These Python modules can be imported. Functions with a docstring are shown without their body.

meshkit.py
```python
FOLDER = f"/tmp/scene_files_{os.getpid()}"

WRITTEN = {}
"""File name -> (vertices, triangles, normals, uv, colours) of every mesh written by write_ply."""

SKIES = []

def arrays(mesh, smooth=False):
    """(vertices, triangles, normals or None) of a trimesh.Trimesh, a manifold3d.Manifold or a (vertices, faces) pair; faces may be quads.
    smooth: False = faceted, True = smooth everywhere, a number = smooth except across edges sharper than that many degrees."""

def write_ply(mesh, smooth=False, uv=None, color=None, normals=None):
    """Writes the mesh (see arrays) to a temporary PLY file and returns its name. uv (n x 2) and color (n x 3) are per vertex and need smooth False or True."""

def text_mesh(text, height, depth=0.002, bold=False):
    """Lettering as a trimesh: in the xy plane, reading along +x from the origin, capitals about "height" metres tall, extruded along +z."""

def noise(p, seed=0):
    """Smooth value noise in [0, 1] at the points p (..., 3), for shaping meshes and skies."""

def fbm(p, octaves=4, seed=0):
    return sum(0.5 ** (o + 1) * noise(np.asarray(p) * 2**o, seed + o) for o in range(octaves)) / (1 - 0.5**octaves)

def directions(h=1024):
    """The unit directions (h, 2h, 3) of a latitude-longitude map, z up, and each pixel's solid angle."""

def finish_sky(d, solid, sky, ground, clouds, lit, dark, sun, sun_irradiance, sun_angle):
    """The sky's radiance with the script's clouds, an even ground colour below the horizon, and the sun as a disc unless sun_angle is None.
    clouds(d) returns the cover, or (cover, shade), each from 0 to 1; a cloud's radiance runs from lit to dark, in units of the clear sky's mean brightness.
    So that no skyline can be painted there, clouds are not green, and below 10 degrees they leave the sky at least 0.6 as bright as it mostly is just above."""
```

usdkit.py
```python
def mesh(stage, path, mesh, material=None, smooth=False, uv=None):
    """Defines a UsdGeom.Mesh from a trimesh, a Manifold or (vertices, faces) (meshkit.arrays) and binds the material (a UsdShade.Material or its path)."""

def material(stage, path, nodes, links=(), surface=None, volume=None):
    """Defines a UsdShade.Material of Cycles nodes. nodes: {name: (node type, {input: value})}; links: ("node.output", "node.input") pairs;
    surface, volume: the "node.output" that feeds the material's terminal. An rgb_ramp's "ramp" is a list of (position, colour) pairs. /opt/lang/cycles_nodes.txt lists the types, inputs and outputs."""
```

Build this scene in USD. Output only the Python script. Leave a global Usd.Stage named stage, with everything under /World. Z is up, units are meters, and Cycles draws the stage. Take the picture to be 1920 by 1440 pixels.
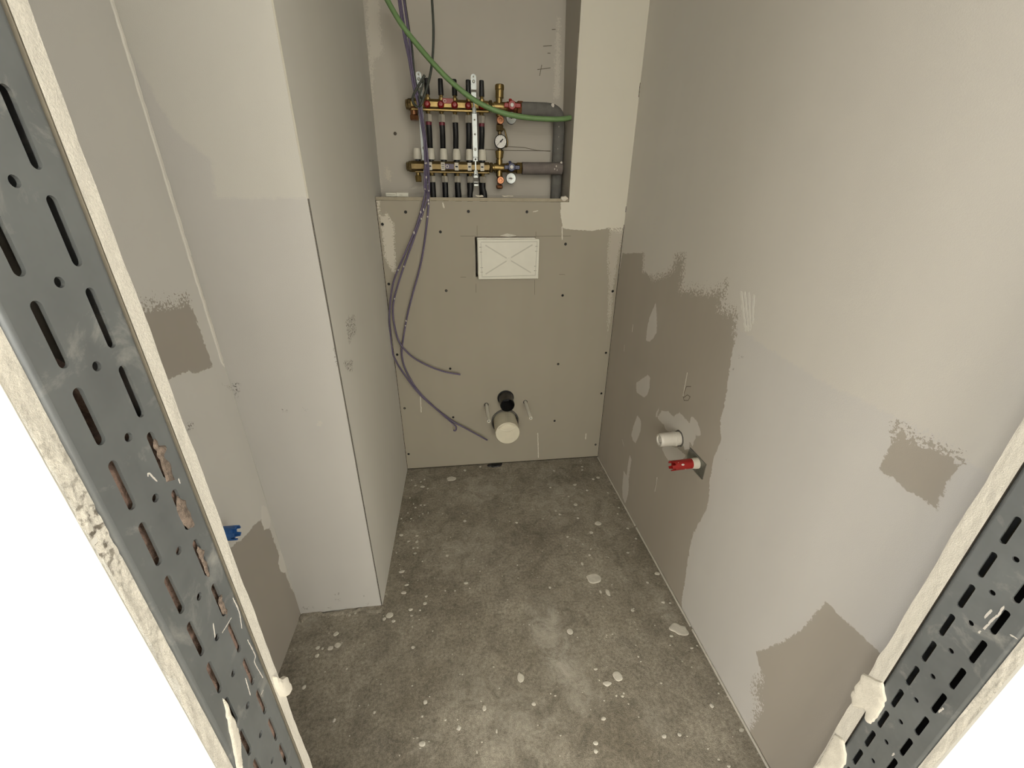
import math, random
import numpy as np, trimesh, shapely, usdkit, meshkit
from shapely.geometry import Polygon, LineString, Point
from scipy.spatial import Delaunay
from pxr import Usd, UsdGeom, UsdLux, Gf, Sdf, Vt

stage = Usd.Stage.CreateInMemory()
UsdGeom.SetStageUpAxis(stage, UsdGeom.Tokens.z)
UsdGeom.SetStageMetersPerUnit(stage, 1.0)
UsdGeom.Xform.Define(stage, '/World')
stage.SetDefaultPrim(stage.GetPrimAtPath('/World'))

# ---- camera: ultra-wide phone lens, 1.2 m above the screed, just in front of the door opening
cam = UsdGeom.Camera.Define(stage, '/World/camera')
cam.AddTransformOp().Set(Gf.Matrix4d([[0.992292, -0.12365, 0.008164, 0.0], [0.043583, 0.409906, 0.911086, 0.0], [-0.116003, -0.903708, 0.412135, 0.0], [0.0, 0.0, 1.2, 1.0]]))
cam.CreateHorizontalApertureAttr(36.0)
cam.CreateVerticalApertureAttr(27.0)
cam.CreateFocalLengthAttr(14.2631)
cam.CreateClippingRangeAttr(Gf.Vec2f(0.02, 50))
cam.CreateExposureAttr(1.04)

# ---- light: daylight from the hall's window behind the photographer
def rect_light(name, pos, rot, w, h, power, color):
    l = UsdLux.RectLight.Define(stage, '/World/' + name)
    l.AddTranslateOp().Set(Gf.Vec3d(*pos)); l.AddRotateXYZOp().Set(Gf.Vec3f(*rot))
    l.CreateWidthAttr(w); l.CreateHeightAttr(h); l.CreateIntensityAttr(power); l.CreateColorAttr(Gf.Vec3f(*color))
    l.CreateNormalizeAttr(False)
    return l
DAY = (0.985, 1.0, 1.015)
rect_light('hall_window_light', (0.15, -2.95, 1.5), (-90, 0, 0), 4.8, 1.9, 3.4, DAY)
rect_light('hall_window_light_left', (-2.55, -1.0, 1.45), (0, 90, 180), 1.9, 2.0, 2.6, DAY)
rect_light('hall_window_light_right', (2.55, -1.0, 1.45), (0, 90, 0), 1.9, 2.0, 2.0, DAY)

# ---- geometry of the place (metres)
XL, XR = -0.546, 0.665          # left and right wall of the closet
XP, YP = -0.295, 0.943          # pier: right face, front face
YB, YN = 1.68, 1.825            # front of the half-height boxing, back of the niche
XN = 0.432                      # right reveal of the niche
ZT, ZC = 1.196, 2.6             # boxing height, ceiling
JL, JR = -0.219, 0.59           # door jambs
YO, YI = 0.205, 0.306           # outer and inner face of the partition
ZD = 2.1                        # door head
rng = np.random.default_rng(5)
random.seed(5)

# ---------------------------------------------------------------- helpers
def C(h):
    h = h.lstrip('#'); c = [int(h[i:i + 2], 16) / 255 for i in (0, 2, 4)]
    return tuple(x / 12.92 if x <= .04045 else ((x + .055) / 1.055) ** 2.4 for x in c)
used = {}
def numbered(parent, name):
    k = parent + '/' + name
    n = used.get(k, -1) + 1
    used[k] = n
    return k if n == 0 else f'{k}_{n:03d}'
def path_of(p):
    return '/World' if p is None else str(p.GetPath())
def obj(name, mesh, mat, parent=None, smooth=30, prim=None):
    m = usdkit.mesh(stage, numbered(path_of(parent), name), mesh, mat, smooth=smooth)
    if prim:
        api = UsdGeom.PrimvarsAPI(m)
        for k, v in prim.items():
            api.CreatePrimvar(k, Sdf.ValueTypeNames.FloatArray, 'vertex').Set(Vt.FloatArray.FromNumpy(np.asarray(v, np.float32)))
    return m.GetPrim()
def tag(p, label=None, cat=None, group=None, kind=None):
    for k, v in (('label', label), ('category', cat), ('group', group), ('kind', kind)):
        if v: p.SetCustomDataByKey(k, v)
    return p
def thing(name, label, cat, loc=(0, 0, 0), group=None):
    x = UsdGeom.Xform.Define(stage, numbered('/World', name))
    if any(loc): x.AddTranslateOp().Set(Gf.Vec3d(*map(float, loc)))
    return tag(x.GetPrim(), label, cat, group)
def struct(name):
    return tag(UsdGeom.Xform.Define(stage, numbered('/World', name)).GetPrim(), kind='structure')
cat = trimesh.util.concatenate

def box(x0, x1, y0, y1, z0, z1):
    b = trimesh.creation.box((x1 - x0, y1 - y0, z1 - z0)); b.apply_translation(((x0 + x1) / 2, (y0 + y1) / 2, (z0 + z1) / 2)); return b
def cbox(x0, x1, y0, y1, z0, z1, r=.002):      # chamfered box
    p = []
    for X, sx in ((x0, 1), (x1, -1)):
        for Y, sy in ((y0, 1), (y1, -1)):
            for Zz, sz in ((z0, 1), (z1, -1)):
                p += [(X, Y + sy * r, Zz + sz * r), (X + sx * r, Y, Zz + sz * r), (X + sx * r, Y + sy * r, Zz)]
    return trimesh.convex.convex_hull(np.array(p))
def frame(d):
    d = np.asarray(d, float); d = d / np.linalg.norm(d)
    a = np.array([0, 0, 1.]) if abs(d[2]) < .9 else np.array([1., 0, 0])
    u = np.cross(a, d); u /= np.linalg.norm(u)
    return u, np.cross(d, u), d
def lathe(prof, p0, d, seg=24):                # prof: (distance along d, radius) from p0
    u, v, d = frame(d); p0 = np.asarray(p0, float)
    t = np.linspace(0, 2 * math.pi, seg, endpoint=False)
    ring = np.cos(t)[:, None] * u + np.sin(t)[:, None] * v
    V = [p0 + d * s + ring * r for s, r in prof]
    n = len(prof); V = np.vstack(V); F = []
    for i in range(n - 1):
        for k in range(seg):
            a, b = i * seg + k, i * seg + (k + 1) % seg
            F += [(a, b, b + seg), (a, b + seg, a + seg)]
    return trimesh.Trimesh(V, np.array(F), process=False)
def cyl(p0, p1, r, seg=20, ch=0.0008):
    p0, p1 = np.asarray(p0, float), np.asarray(p1, float); L = np.linalg.norm(p1 - p0); ch = min(ch, r * .5, L * .4)
    return lathe([(0, 1e-5), (0, r - ch), (ch, r), (L - ch, r), (L, r - ch), (L, 1e-5)], p0, p1 - p0, seg)
def pipe(p0, p1, r, ri, seg=28):               # open tube with wall thickness, open end at p1
    p0, p1 = np.asarray(p0, float), np.asarray(p1, float); L = np.linalg.norm(p1 - p0)
    return lathe([(0, r), (L - .0006, r), (L, r - .0006), (L, ri + .0004), (L - .0006, ri), (0, ri)], p0, p1 - p0, seg)
def hexnut(p0, p1, r):
    m = cyl(p0, p1, r, 6, r * .12); return m
def spline(P, n=10):
    P = np.asarray(P, float); Q = np.vstack([2 * P[0] - P[1], P, 2 * P[-1] - P[-2]]); out = []
    for i in range(1, len(Q) - 2):
        a, b, c, d = Q[i - 1:i + 3]
        for t in np.linspace(0, 1, n, endpoint=False):
            out.append(.5 * (2 * b + (c - a) * t + (2 * a - 5 * b + 4 * c - d) * t * t + (3 * b - a - 3 * c + d) * t ** 3))
    return np.vstack([out, P[-1]])
def tube(P, r, seg=10, n=8, smooth=True):
    P = spline(P, n) if smooth else np.asarray(P, float)
    T = np.gradient(P, axis=0); T /= np.linalg.norm(T, axis=1)[:, None]
    u = frame(T[0])[0]; V = []; t = np.linspace(0, 2 * math.pi, seg, endpoint=False)
    rr = np.broadcast_to(r, len(P))
    for p, d, q in zip(P, T, rr):
        u = u - d * (u @ d); u /= np.linalg.norm(u); w = np.cross(d, u)
        V.append(p + q * (np.cos(t)[:, None] * u + np.sin(t)[:, None] * w))
    k = len(P); V = np.vstack(V + [P[:1], P[-1:]]); F = []
    for i in range(k - 1):
        for j in range(seg):
            a, b = i * seg + j, i * seg + (j + 1) % seg
            F += [(a, b, b + seg), (a, b + seg, a + seg)]
    for j in range(seg):
        F += [(k * seg, (j + 1) % seg, j), (k * seg + 1, (k - 1) * seg + j, (k - 1) * seg + (j + 1) % seg)]
    return trimesh.Trimesh(V, np.array(F), process=False)

# planes: functions from wall coordinates (u, v, height off the surface) to the room
RWP = lambda u, v, h: np.stack([XR - h, u, v], -1)
LWP = lambda u, v, h: np.stack([XL + h, u, v], -1)
PFP = lambda u, v, h: np.stack([u, YP - h, v], -1)
PRP = lambda u, v, h: np.stack([XP + h, u, v], -1)
BPP = lambda u, v, h: np.stack([u, YB - h, v], -1)
FLP = lambda u, v, h: np.stack([u, v, h], -1)
LJP = lambda u, v, h: np.stack([JL + h, u, v], -1)
RJP = lambda u, v, h: np.stack([JR - h, u, v], -1)
NBP = lambda u, v, h: np.stack([u, YN + .115 * np.maximum(v - 1.22, 0) - h, v], -1)

def jitter(poly, amp, step, seed=0):            # irregular outline
    p = Polygon(poly) if not isinstance(poly, Polygon) else poly
    r = np.random.default_rng(seed); n = max(10, int(p.exterior.length / step))
    q = np.array([p.exterior.interpolate(i / n, True).coords[0] for i in range(n)])
    d = np.roll(q, -1, 0) - np.roll(q, 1, 0); nn = np.stack([d[:, 1], -d[:, 0]], 1); nn /= np.linalg.norm(nn, axis=1)[:, None] + 1e-9
    return Polygon(q + nn * (r.normal(0, amp, n))[:, None]).buffer(0)
def blob(poly, t, w, plane, step=.004, seed=0, rough=.25):   # a lump of plaster: rounded rim, uneven top, real thickness
    p = poly if isinstance(poly, Polygon) else Polygon(poly).buffer(0)
    if p.geom_type != 'Polygon': p = max(p.geoms, key=lambda g: g.area)
    n = max(12, int(p.exterior.length / step))
    pts = [[p.exterior.interpolate(i / n, True).coords[0] for i in range(n)]]
    for k in (.35, 1.0):
        q = p.buffer(-w * k)
        for g in getattr(q, 'geoms', [q]):
            if g.is_empty or g.area < 1e-9: continue
            m = max(6, int(g.exterior.length / step)); pts.append([g.exterior.interpolate(i / m, True).coords[0] for i in range(m)])
    x0, y0, x1, y1 = p.bounds; s = max(step * 1.6, w)
    gx, gy = np.meshgrid(np.arange(x0, x1, s), np.arange(y0, y1, s)); g = np.stack([gx.ravel(), gy.ravel()], 1)
    if len(g):
        g = g[shapely.contains_xy(p.buffer(-w * 1.3), g[:, 0], g[:, 1])]
        if len(g): pts.append(g)
    P = np.vstack(pts); P = np.unique(np.round(P, 6), axis=0)
    d = Delaunay(P); cc = P[d.simplices].mean(1)
    F = d.simplices[shapely.contains_xy(p, cc[:, 0], cc[:, 1])]
    a, b, c = P[F[:, 0]], P[F[:, 1]], P[F[:, 2]]
    area = (b[:, 0] - a[:, 0]) * (c[:, 1] - a[:, 1]) - (b[:, 1] - a[:, 1]) * (c[:, 0] - a[:, 0])
    F = np.where((area < 0)[:, None], F[:, ::-1], F)
    dist = shapely.distance(shapely.points(P), p.exterior)
    e = np.clip(dist / w, 0, 1); h = t * np.sqrt(1 - (1 - e) ** 2)
    h = h * (1 - rough + 2 * rough * meshkit.noise(np.c_[P * 90, np.full(len(P), seed * 3.1)]))
    V = plane(P[:, 0], P[:, 1], h)
    if np.cross(V[F[0, 1]] - V[F[0, 0]], V[F[0, 2]] - V[F[0, 0]]) @ (plane(P[:1, 0], P[:1, 1], np.ones(1)) - plane(P[:1, 0], P[:1, 1], np.zeros(1)))[0] < 0: F = F[:, ::-1]
    return trimesh.Trimesh(V, F, process=False)
def plate(poly, t, plane, h0=0.0):              # flat piece of thickness t on a plane
    m = trimesh.creation.extrude_polygon(poly if isinstance(poly, Polygon) else Polygon(poly).buffer(0), t, engine='earcut')
    v = m.vertices; V = plane(v[:, 0], v[:, 1], v[:, 2] + h0)
    m = trimesh.Trimesh(V, m.faces, process=False)
    if m.volume < 0: m.invert()
    return m
def strip(pts, w, t, plane):                    # a drawn line or scratch
    return plate(LineString(pts).buffer(w / 2, cap_style=2), t, plane)

def sdist(P, polys):                            # > 0 inside the union
    u = shapely.union_all([x if isinstance(x, shapely.Geometry) else Polygon(x).buffer(0) for x in polys]); shapely.prepare(u)
    d = np.minimum(shapely.distance(shapely.points(P), u.boundary), .05)
    return np.where(shapely.contains_xy(u, P[:, 0], P[:, 1]), d, -d)
LAYERS = ('coat', 'top', 'putty', 'grain', 'scuff')
def grid_wall(name, plane, us, vs, step, mat, layers, parent=None, holes=(), cut=None, thick=0.0, wave=.0006, seed=0):
    """A wall board: fine grid with the plaster coats stored per vertex. us, vs: sorted coordinates that must be grid lines. holes: circles (u, v, r). cut(u, v): cells left out."""
    def lines(a):
        return np.unique(np.round(np.concatenate([np.linspace(p, q, max(2, int(math.ceil((q - p) / step)) + 1)) for p, q in zip(a[:-1], a[1:])]), 6))
    U, V = lines(us), lines(vs); gu, gv = np.meshgrid(U, V, indexing='ij'); P = np.stack([gu.ravel(), gv.ravel()], 1)
    nu, nv = len(U), len(V)
    i, j = np.meshgrid(np.arange(nu - 1), np.arange(nv - 1), indexing='ij'); a = (i * nv + j).ravel()
    Q = np.stack([a, a + nv, a + nv + 1, a + 1], 1); cen = P[Q].mean(1); keep = np.ones(len(Q), bool)
    if cut is not None: keep &= ~cut(cen[:, 0], cen[:, 1])
    for (hu, hv, r) in holes:
        rr = np.hypot(cen[:, 0] - hu, cen[:, 1] - hv); keep &= rr > r
    Q = Q[keep]
    for (hu, hv, r) in holes:                  # pull the rim onto the circle
        near = np.hypot(P[:, 0] - hu, P[:, 1] - hv) < r + step * 1.05
        d = P[near] - (hu, hv); l = np.linalg.norm(d, axis=1, keepdims=True); P[near] = (hu, hv) + d / np.maximum(l, 1e-9) * r
    h = wave * 2 * (meshkit.fbm(np.c_[P * 6, np.full(len(P), seed * 1.7)], 3, seed) - .5)
    X = plane(P[:, 0], P[:, 1], h)
    F = np.vstack([Q[:, [0, 1, 2]], Q[:, [0, 2, 3]]])
    A = X[F]; bad = np.linalg.norm(np.cross(A[:, 1] - A[:, 0], A[:, 2] - A[:, 0]), axis=1) < 1e-12; F = F[~bad]
    nrm = (plane(P[:1, 0], P[:1, 1], np.ones(1)) - plane(P[:1, 0], P[:1, 1], np.zeros(1)))[0]
    n0 = np.cross(X[F[0, 1]] - X[F[0, 0]], X[F[0, 2]] - X[F[0, 0]])
    if n0 @ nrm < 0: F = F[:, ::-1]
    data = {k: np.full(len(P), -.05) for k in LAYERS}; data['grain'][:] = 0
    for k, v in layers.items():
        data[k] = v(P) if callable(v) else np.full(len(P), v)
    if thick:                                  # board thickness along every free edge
        E = np.vstack([F[:, [0, 1]], F[:, [1, 2]], F[:, [2, 0]]]); key = np.sort(E, 1); _, inv, cnt = np.unique(key, axis=0, return_inverse=True, return_counts=True)
        B = E[cnt[inv.ravel()] == 1]; n = len(X); ids = np.unique(B); mp = {int(q): n + k for k, q in enumerate(ids)}
        X = np.vstack([X, X[ids] - nrm * thick])
        W = np.array([(mp[int(q)], mp[int(p)]) for p, q in B])
        F = np.vstack([F, np.c_[B[:, 1], B[:, 0], W[:, 1]], np.c_[B[:, 1], W[:, 1], W[:, 0]]])
        data = {k: np.concatenate([v, v[ids]]) for k, v in data.items()}
    usedv = np.unique(F); mp = np.full(len(X), -1); mp[usedv] = np.arange(len(usedv))
    return obj(name, trimesh.Trimesh(X[usedv], mp[F], process=False), mat, parent, smooth=False, prim={k: v[usedv] for k, v in data.items()})

# ---------------------------------------------------------------- materials
LK = '/World/Looks/'
def simple(name, col, rough=.5, metal=0.0, var=.06, scale=30, bump=0.0, bscale=200, extra=None):
    col = C(col) if isinstance(col, str) else col
    lo, hi = [c * (1 - var) for c in col], [min(1, c * (1 + var)) for c in col]
    nodes = {'g': ('geometry', {}), 'n': ('noise_texture', {'scale': scale, 'detail': 4}), 'r': ('rgb_ramp', {'ramp': [(.3, lo), (.7, hi)]}),
             'p': ('principled_bsdf', {'roughness': rough, 'metallic': metal, **(extra or {})})}
    links = [('g.position', 'n.vector'), ('n.fac', 'r.fac'), ('r.color', 'p.base_color')]
    if bump:
        nodes['n2'] = ('noise_texture', {'scale': bscale, 'detail': 5, 'roughness': .6}); nodes['b'] = ('bump', {'strength': .6, 'distance': bump})
        links += [('g.position', 'n2.vector'), ('n2.fac', 'b.height'), ('b.normal', 'p.normal')]
    return usdkit.material(stage, LK + name, nodes, links, surface='p.BSDF')

def wall_mat(name, bare='#877e70', coat='#b9b3a9', top='#bfb8a7', putty='#b5afa3', edge=.006, mott=.035, bstr=.5):
    bare, coat, top, putty = map(C, (bare, coat, top, putty))
    v = lambda c, m: [(.3, [x * (1 - m) for x in c]), (.7, [min(1, x * (1 + m)) for x in c])]
    N = {'g': ('geometry', {}),
         'ne': ('noise_texture', {'scale': 70, 'detail': 4, 'roughness': .65}), 'ng': ('noise_texture', {'scale': 330, 'detail': 1, 'roughness': .6}),
         'nr': ('noise_texture', {'scale': 190, 'detail': 3, 'roughness': .7}), 'kr': ('map_range', {'from_min': .3, 'from_max': .7, 'to_min': -.5, 'to_max': .5}),
         'nl': ('noise_texture', {'scale': 2.3, 'detail': 2, 'roughness': .5}), 'nf': ('noise_texture', {'scale': 700, 'detail': 1}),
         'mp': ('mapping', {'scale': (9, 9, 1.2)}), 'nv': ('noise_texture', {'scale': 1.0, 'detail': 2}),
         'rb': ('rgb_ramp', {'ramp': v(bare, mott)}), 'rc': ('rgb_ramp', {'ramp': v(coat, mott)}), 'rt': ('rgb_ramp', {'ramp': v(top, mott * .7)}),
         'rp': ('rgb_ramp', {'ramp': v(putty, mott)}),
         'lv': ('mix_float', {'fac': .45}),
         'm1': ('mix_color', {}), 'm2': ('mix_color', {}), 'm3': ('mix_color', {}), 'm4': ('mix_color', {'b': C('#5c564e')}),
         'b': ('bump', {'strength': bstr, 'distance': .0003}), 'p': ('diffuse_bsdf', {})}
    L = [('g.position', 'ne.vector'), ('g.position', 'ng.vector'), ('g.position', 'nl.vector'), ('g.position', 'nf.vector'), ('g.position', 'mp.vector'), ('mp.vector', 'nv.vector'),
         ('nl.fac', 'lv.a'), ('nv.fac', 'lv.b')]
    for r in ('rb', 'rc', 'rt', 'rp'): L.append(('lv.result', r + '.fac'))
    N['ec'] = ('math', {'math_type': 'subtract', 'value2': .5}); L.append(('ne.fac', 'ec.value1'))
    N['gc'] = ('math', {'math_type': 'subtract', 'value2': .5}); L.append(('ng.fac', 'gc.value1')); L += [('g.position', 'nr.vector'), ('nr.fac', 'kr.value')]
    N['agr'] = ('attribute', {'attribute': 'grain'}); N['gg'] = ('math', {'math_type': 'multiply'}); L += [('kr.result', 'gg.value1'), ('agr.fac', 'gg.value2')]
    for k, w, am in (('coat', .0009, edge), ('top', .004, edge * 1.5), ('putty', .0009, edge * .55), ('scuff', .004, .01)):
        N['a' + k] = ('attribute', {'attribute': k}); N['e' + k] = ('math', {'math_type': 'multiply_add', 'value2': am * 2.2}); N['f' + k] = ('math', {'math_type': 'add'})
        N['k' + k] = ('map_range', {'from_min': -w, 'from_max': w, 'clamp': True})
        L += [('ec.value', f'e{k}.value1'), (f'a{k}.fac', f'e{k}.value3'), (f'e{k}.value', f'f{k}.value1'), ('gg.value', f'f{k}.value2'), (f'f{k}.value', f'k{k}.value')]
    N['sg'] = ('map_range', {'from_min': .50, 'from_max': .60, 'clamp': True}); N['sm'] = ('math', {'math_type': 'multiply'}); N['sm2'] = ('math', {'math_type': 'multiply', 'value2': .9})
    L += [('nr.fac', 'sg.value'), ('sg.result', 'sm.value1'), ('kscuff.result', 'sm.value2'), ('sm.value', 'sm2.value1')]
    L += [('ktop.result', 'm1.fac'), ('rc.color', 'm1.a'), ('rt.color', 'm1.b'), ('kcoat.result', 'm2.fac'), ('rb.color', 'm2.a'), ('m1.result', 'm2.b'),
          ('kputty.result', 'm3.fac'), ('m2.result', 'm3.a'), ('rp.color', 'm3.b'), ('sm2.value', 'm4.fac'), ('m3.result', 'm4.a'), ('m4.result', 'p.color'),
          ('nf.fac', 'b.height'), ('b.normal', 'p.normal')]
    return usdkit.material(stage, LK + name, N, L, surface='p.BSDF')

M_RW = wall_mat('right_wall_coats', bare='#aea69a', coat='#cfcbc5', top='#d3cec5', putty='#cdc8c0', edge=.008)
M_LW = wall_mat('left_wall_coats', bare='#a29b91', coat='#cac7c0', top='#cfccc3', putty='#d2cec6')
M_PF = wall_mat('pier_coats', bare='#9e9689', coat='#cac7c2', top='#d1cec6', putty='#d0ccc4')
M_BP = wall_mat('back_wall_coats', bare='#a19a8c', coat='#b6afa3', top='#d4cfc1', putty='#c6c0b3', edge=.005)
M_NB = wall_mat('niche_coats', bare='#a39a8a', coat='#b9b3a8', top='#c9c3b7', putty='#c6bfb0')
M_FRONT = simple('front_wall_paint', '#d3cfc5', .85, var=.02, scale=2)
M_HALL = usdkit.material(stage, LK + 'hall_paint', {'p': ('diffuse_bsdf', {'color': C('#dedad0')})}, surface='p.BSDF')
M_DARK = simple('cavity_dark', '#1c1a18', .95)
M_GYP = simple('gypsum_core', '#d8d2c4', .95, var=.10, scale=160, bump=.0015, bscale=500)
M_GYPR = simple('plaster_lump', '#d3ccbd', .9, var=.05, scale=60, bump=.0012, bscale=260)
M_PAPER = simple('board_edge_paper', '#8e8676', .9, var=.08, scale=60)
M_BRASS = simple('brass', '#8f7a4e', .40, .9, var=.15, scale=60)
M_BRASSD = simple('aged_brass', '#6f5f40', .45, .85, var=.2, scale=60)
M_COPPER = simple('red_brass', '#8f6246', .4, .9, var=.15, scale=60)
M_NICKEL = simple('nickel', '#b8b3a8', .5, .7, var=.1, scale=60)
M_ZINC = simple('zinc_plate', '#9da19f', .45, .9, var=.08, scale=80)
M_PLATE = simple('galvanised_plate', '#8d8d85', .5, .8, var=.15, scale=60)
M_BLACK = simple('black_plastic', '#141315', .5, var=.1)
M_PIPEB = simple('black_heating_pipe', '#0b0b0d', .55, var=.1)
M_DRAIN = simple('black_drain_plastic', '#252422', .35, var=.1)
M_GREYC = simple('grey_drain_plastic', '#5d5a55', .4, var=.1)
M_RED = simple('red_plastic', '#921d19', .4, var=.08)
M_RED2 = simple('red_knob', '#8a1a1a', .4, var=.08)
M_BLUE = simple('blue_plastic', '#2b5a96', .4, var=.08)
M_BLUED = simple('dark_blue_plastic', '#2a2f52', .4, var=.08)
M_WHITE = simple('white_plastic', '#d3d0c2', .45, var=.02)
M_CREAM = simple('cream_cap_plastic', '#d6cfba', .45, var=.03)
M_CLEARW = simple('milky_plastic', '#cfcac0', .35, var=.04)
M_OFFW = simple('offwhite_cap', '#c9c4b6', .5, var=.04)
M_RODW = simple('rod_sleeve_white', '#e2ded2', .5, var=.03)
M_RIB = simple('rib_grey', '#bcb9ab', .5, var=.03)
M_INS = simple('grey_foam_insulation', '#6a6863', .85, var=.12, scale=40, bump=.001, bscale=300)
M_WOOL = simple('mineral_wool', '#8b7365', 1.0, var=.35, scale=120, bump=.004, bscale=300)
M_FOAM = simple('dried_foam', '#75675b', .95, var=.38, scale=220, bump=.004, bscale=420)
M_PURPLE = simple('violet_sheath', '#5c526a', .5, var=.1, scale=25)
M_GREEN = simple('green_sheath', '#6c8b58', .5, var=.08, scale=25)
M_DKGRN = simple('dark_green_sheath', '#3c4038', .55, var=.1, scale=25)
M_SPECK = simple('paint_speck', '#c9c3ba', .8, var=.05)
M_SPLAT = simple('plaster_splat', '#cbc6ba', .9, var=.10, scale=70, bump=.0008, bscale=300)
M_STREAK = simple('paint_streak', '#dcd8cf', .85, var=.03)
M_PENCIL = simple('pencil', '#6f675a', .8)
M_DIAL = simple('dial_white', '#d8d5d0', .5, var=.01)
M_SCREW = simple('black_screw', '#1a1815', .5, .4)
M_INK = simple('print_black', '#26252a', .6)
M_STICK = simple('sticker_white', '#c9c3b6', .6, var=.02)
M_GREYBEAD = simple('corner_bead_grey', '#67625a', .6, var=.15, scale=60)

def steel_mat():
    base = C('#7d8080')
    N = {'g': ('geometry', {}), 'n': ('noise_texture', {'scale': 14, 'detail': 5, 'roughness': .6}), 'mp': ('mapping', {'scale': (60, 60, 6), 'rotation': (.4, 0, 0)}), 'n2': ('noise_texture', {'scale': 1, 'detail': 4}),
         'nd': ('noise_texture', {'scale': 22, 'detail': 6, 'roughness': .7, 'distortion': .6}), 'kd': ('map_range', {'from_min': .56, 'from_max': .78, 'to_max': .8, 'clamp': True}),
         'r': ('rgb_ramp', {'ramp': [(.25, [c * .82 for c in base]), (.75, [c * 1.12 for c in base])]}), 'm': ('mix_color', {'b': C('#aaa79e')}),
         'mr': ('map_range', {'from_min': .3, 'from_max': .7, 'to_min': .36, 'to_max': .5}), 'met': ('map_range', {'from_min': 0, 'from_max': .55, 'to_min': .45, 'to_max': .15, 'clamp': True}),
         'p': ('principled_bsdf', {})}
    L = [('g.position', 'n.vector'), ('g.position', 'mp.vector'), ('mp.vector', 'n2.vector'), ('g.position', 'nd.vector'), ('nd.fac', 'kd.value'), ('n.fac', 'r.fac'), ('r.color', 'm.a'), ('kd.result', 'm.fac'),
         ('m.result', 'p.base_color'), ('n2.fac', 'mr.value'), ('mr.result', 'p.roughness'), ('kd.result', 'met.value'), ('met.result', 'p.metallic')]
    return usdkit.material(stage, LK + 'galvanised_steel', N, L, surface='p.BSDF')
M_STEEL = steel_mat()

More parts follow.
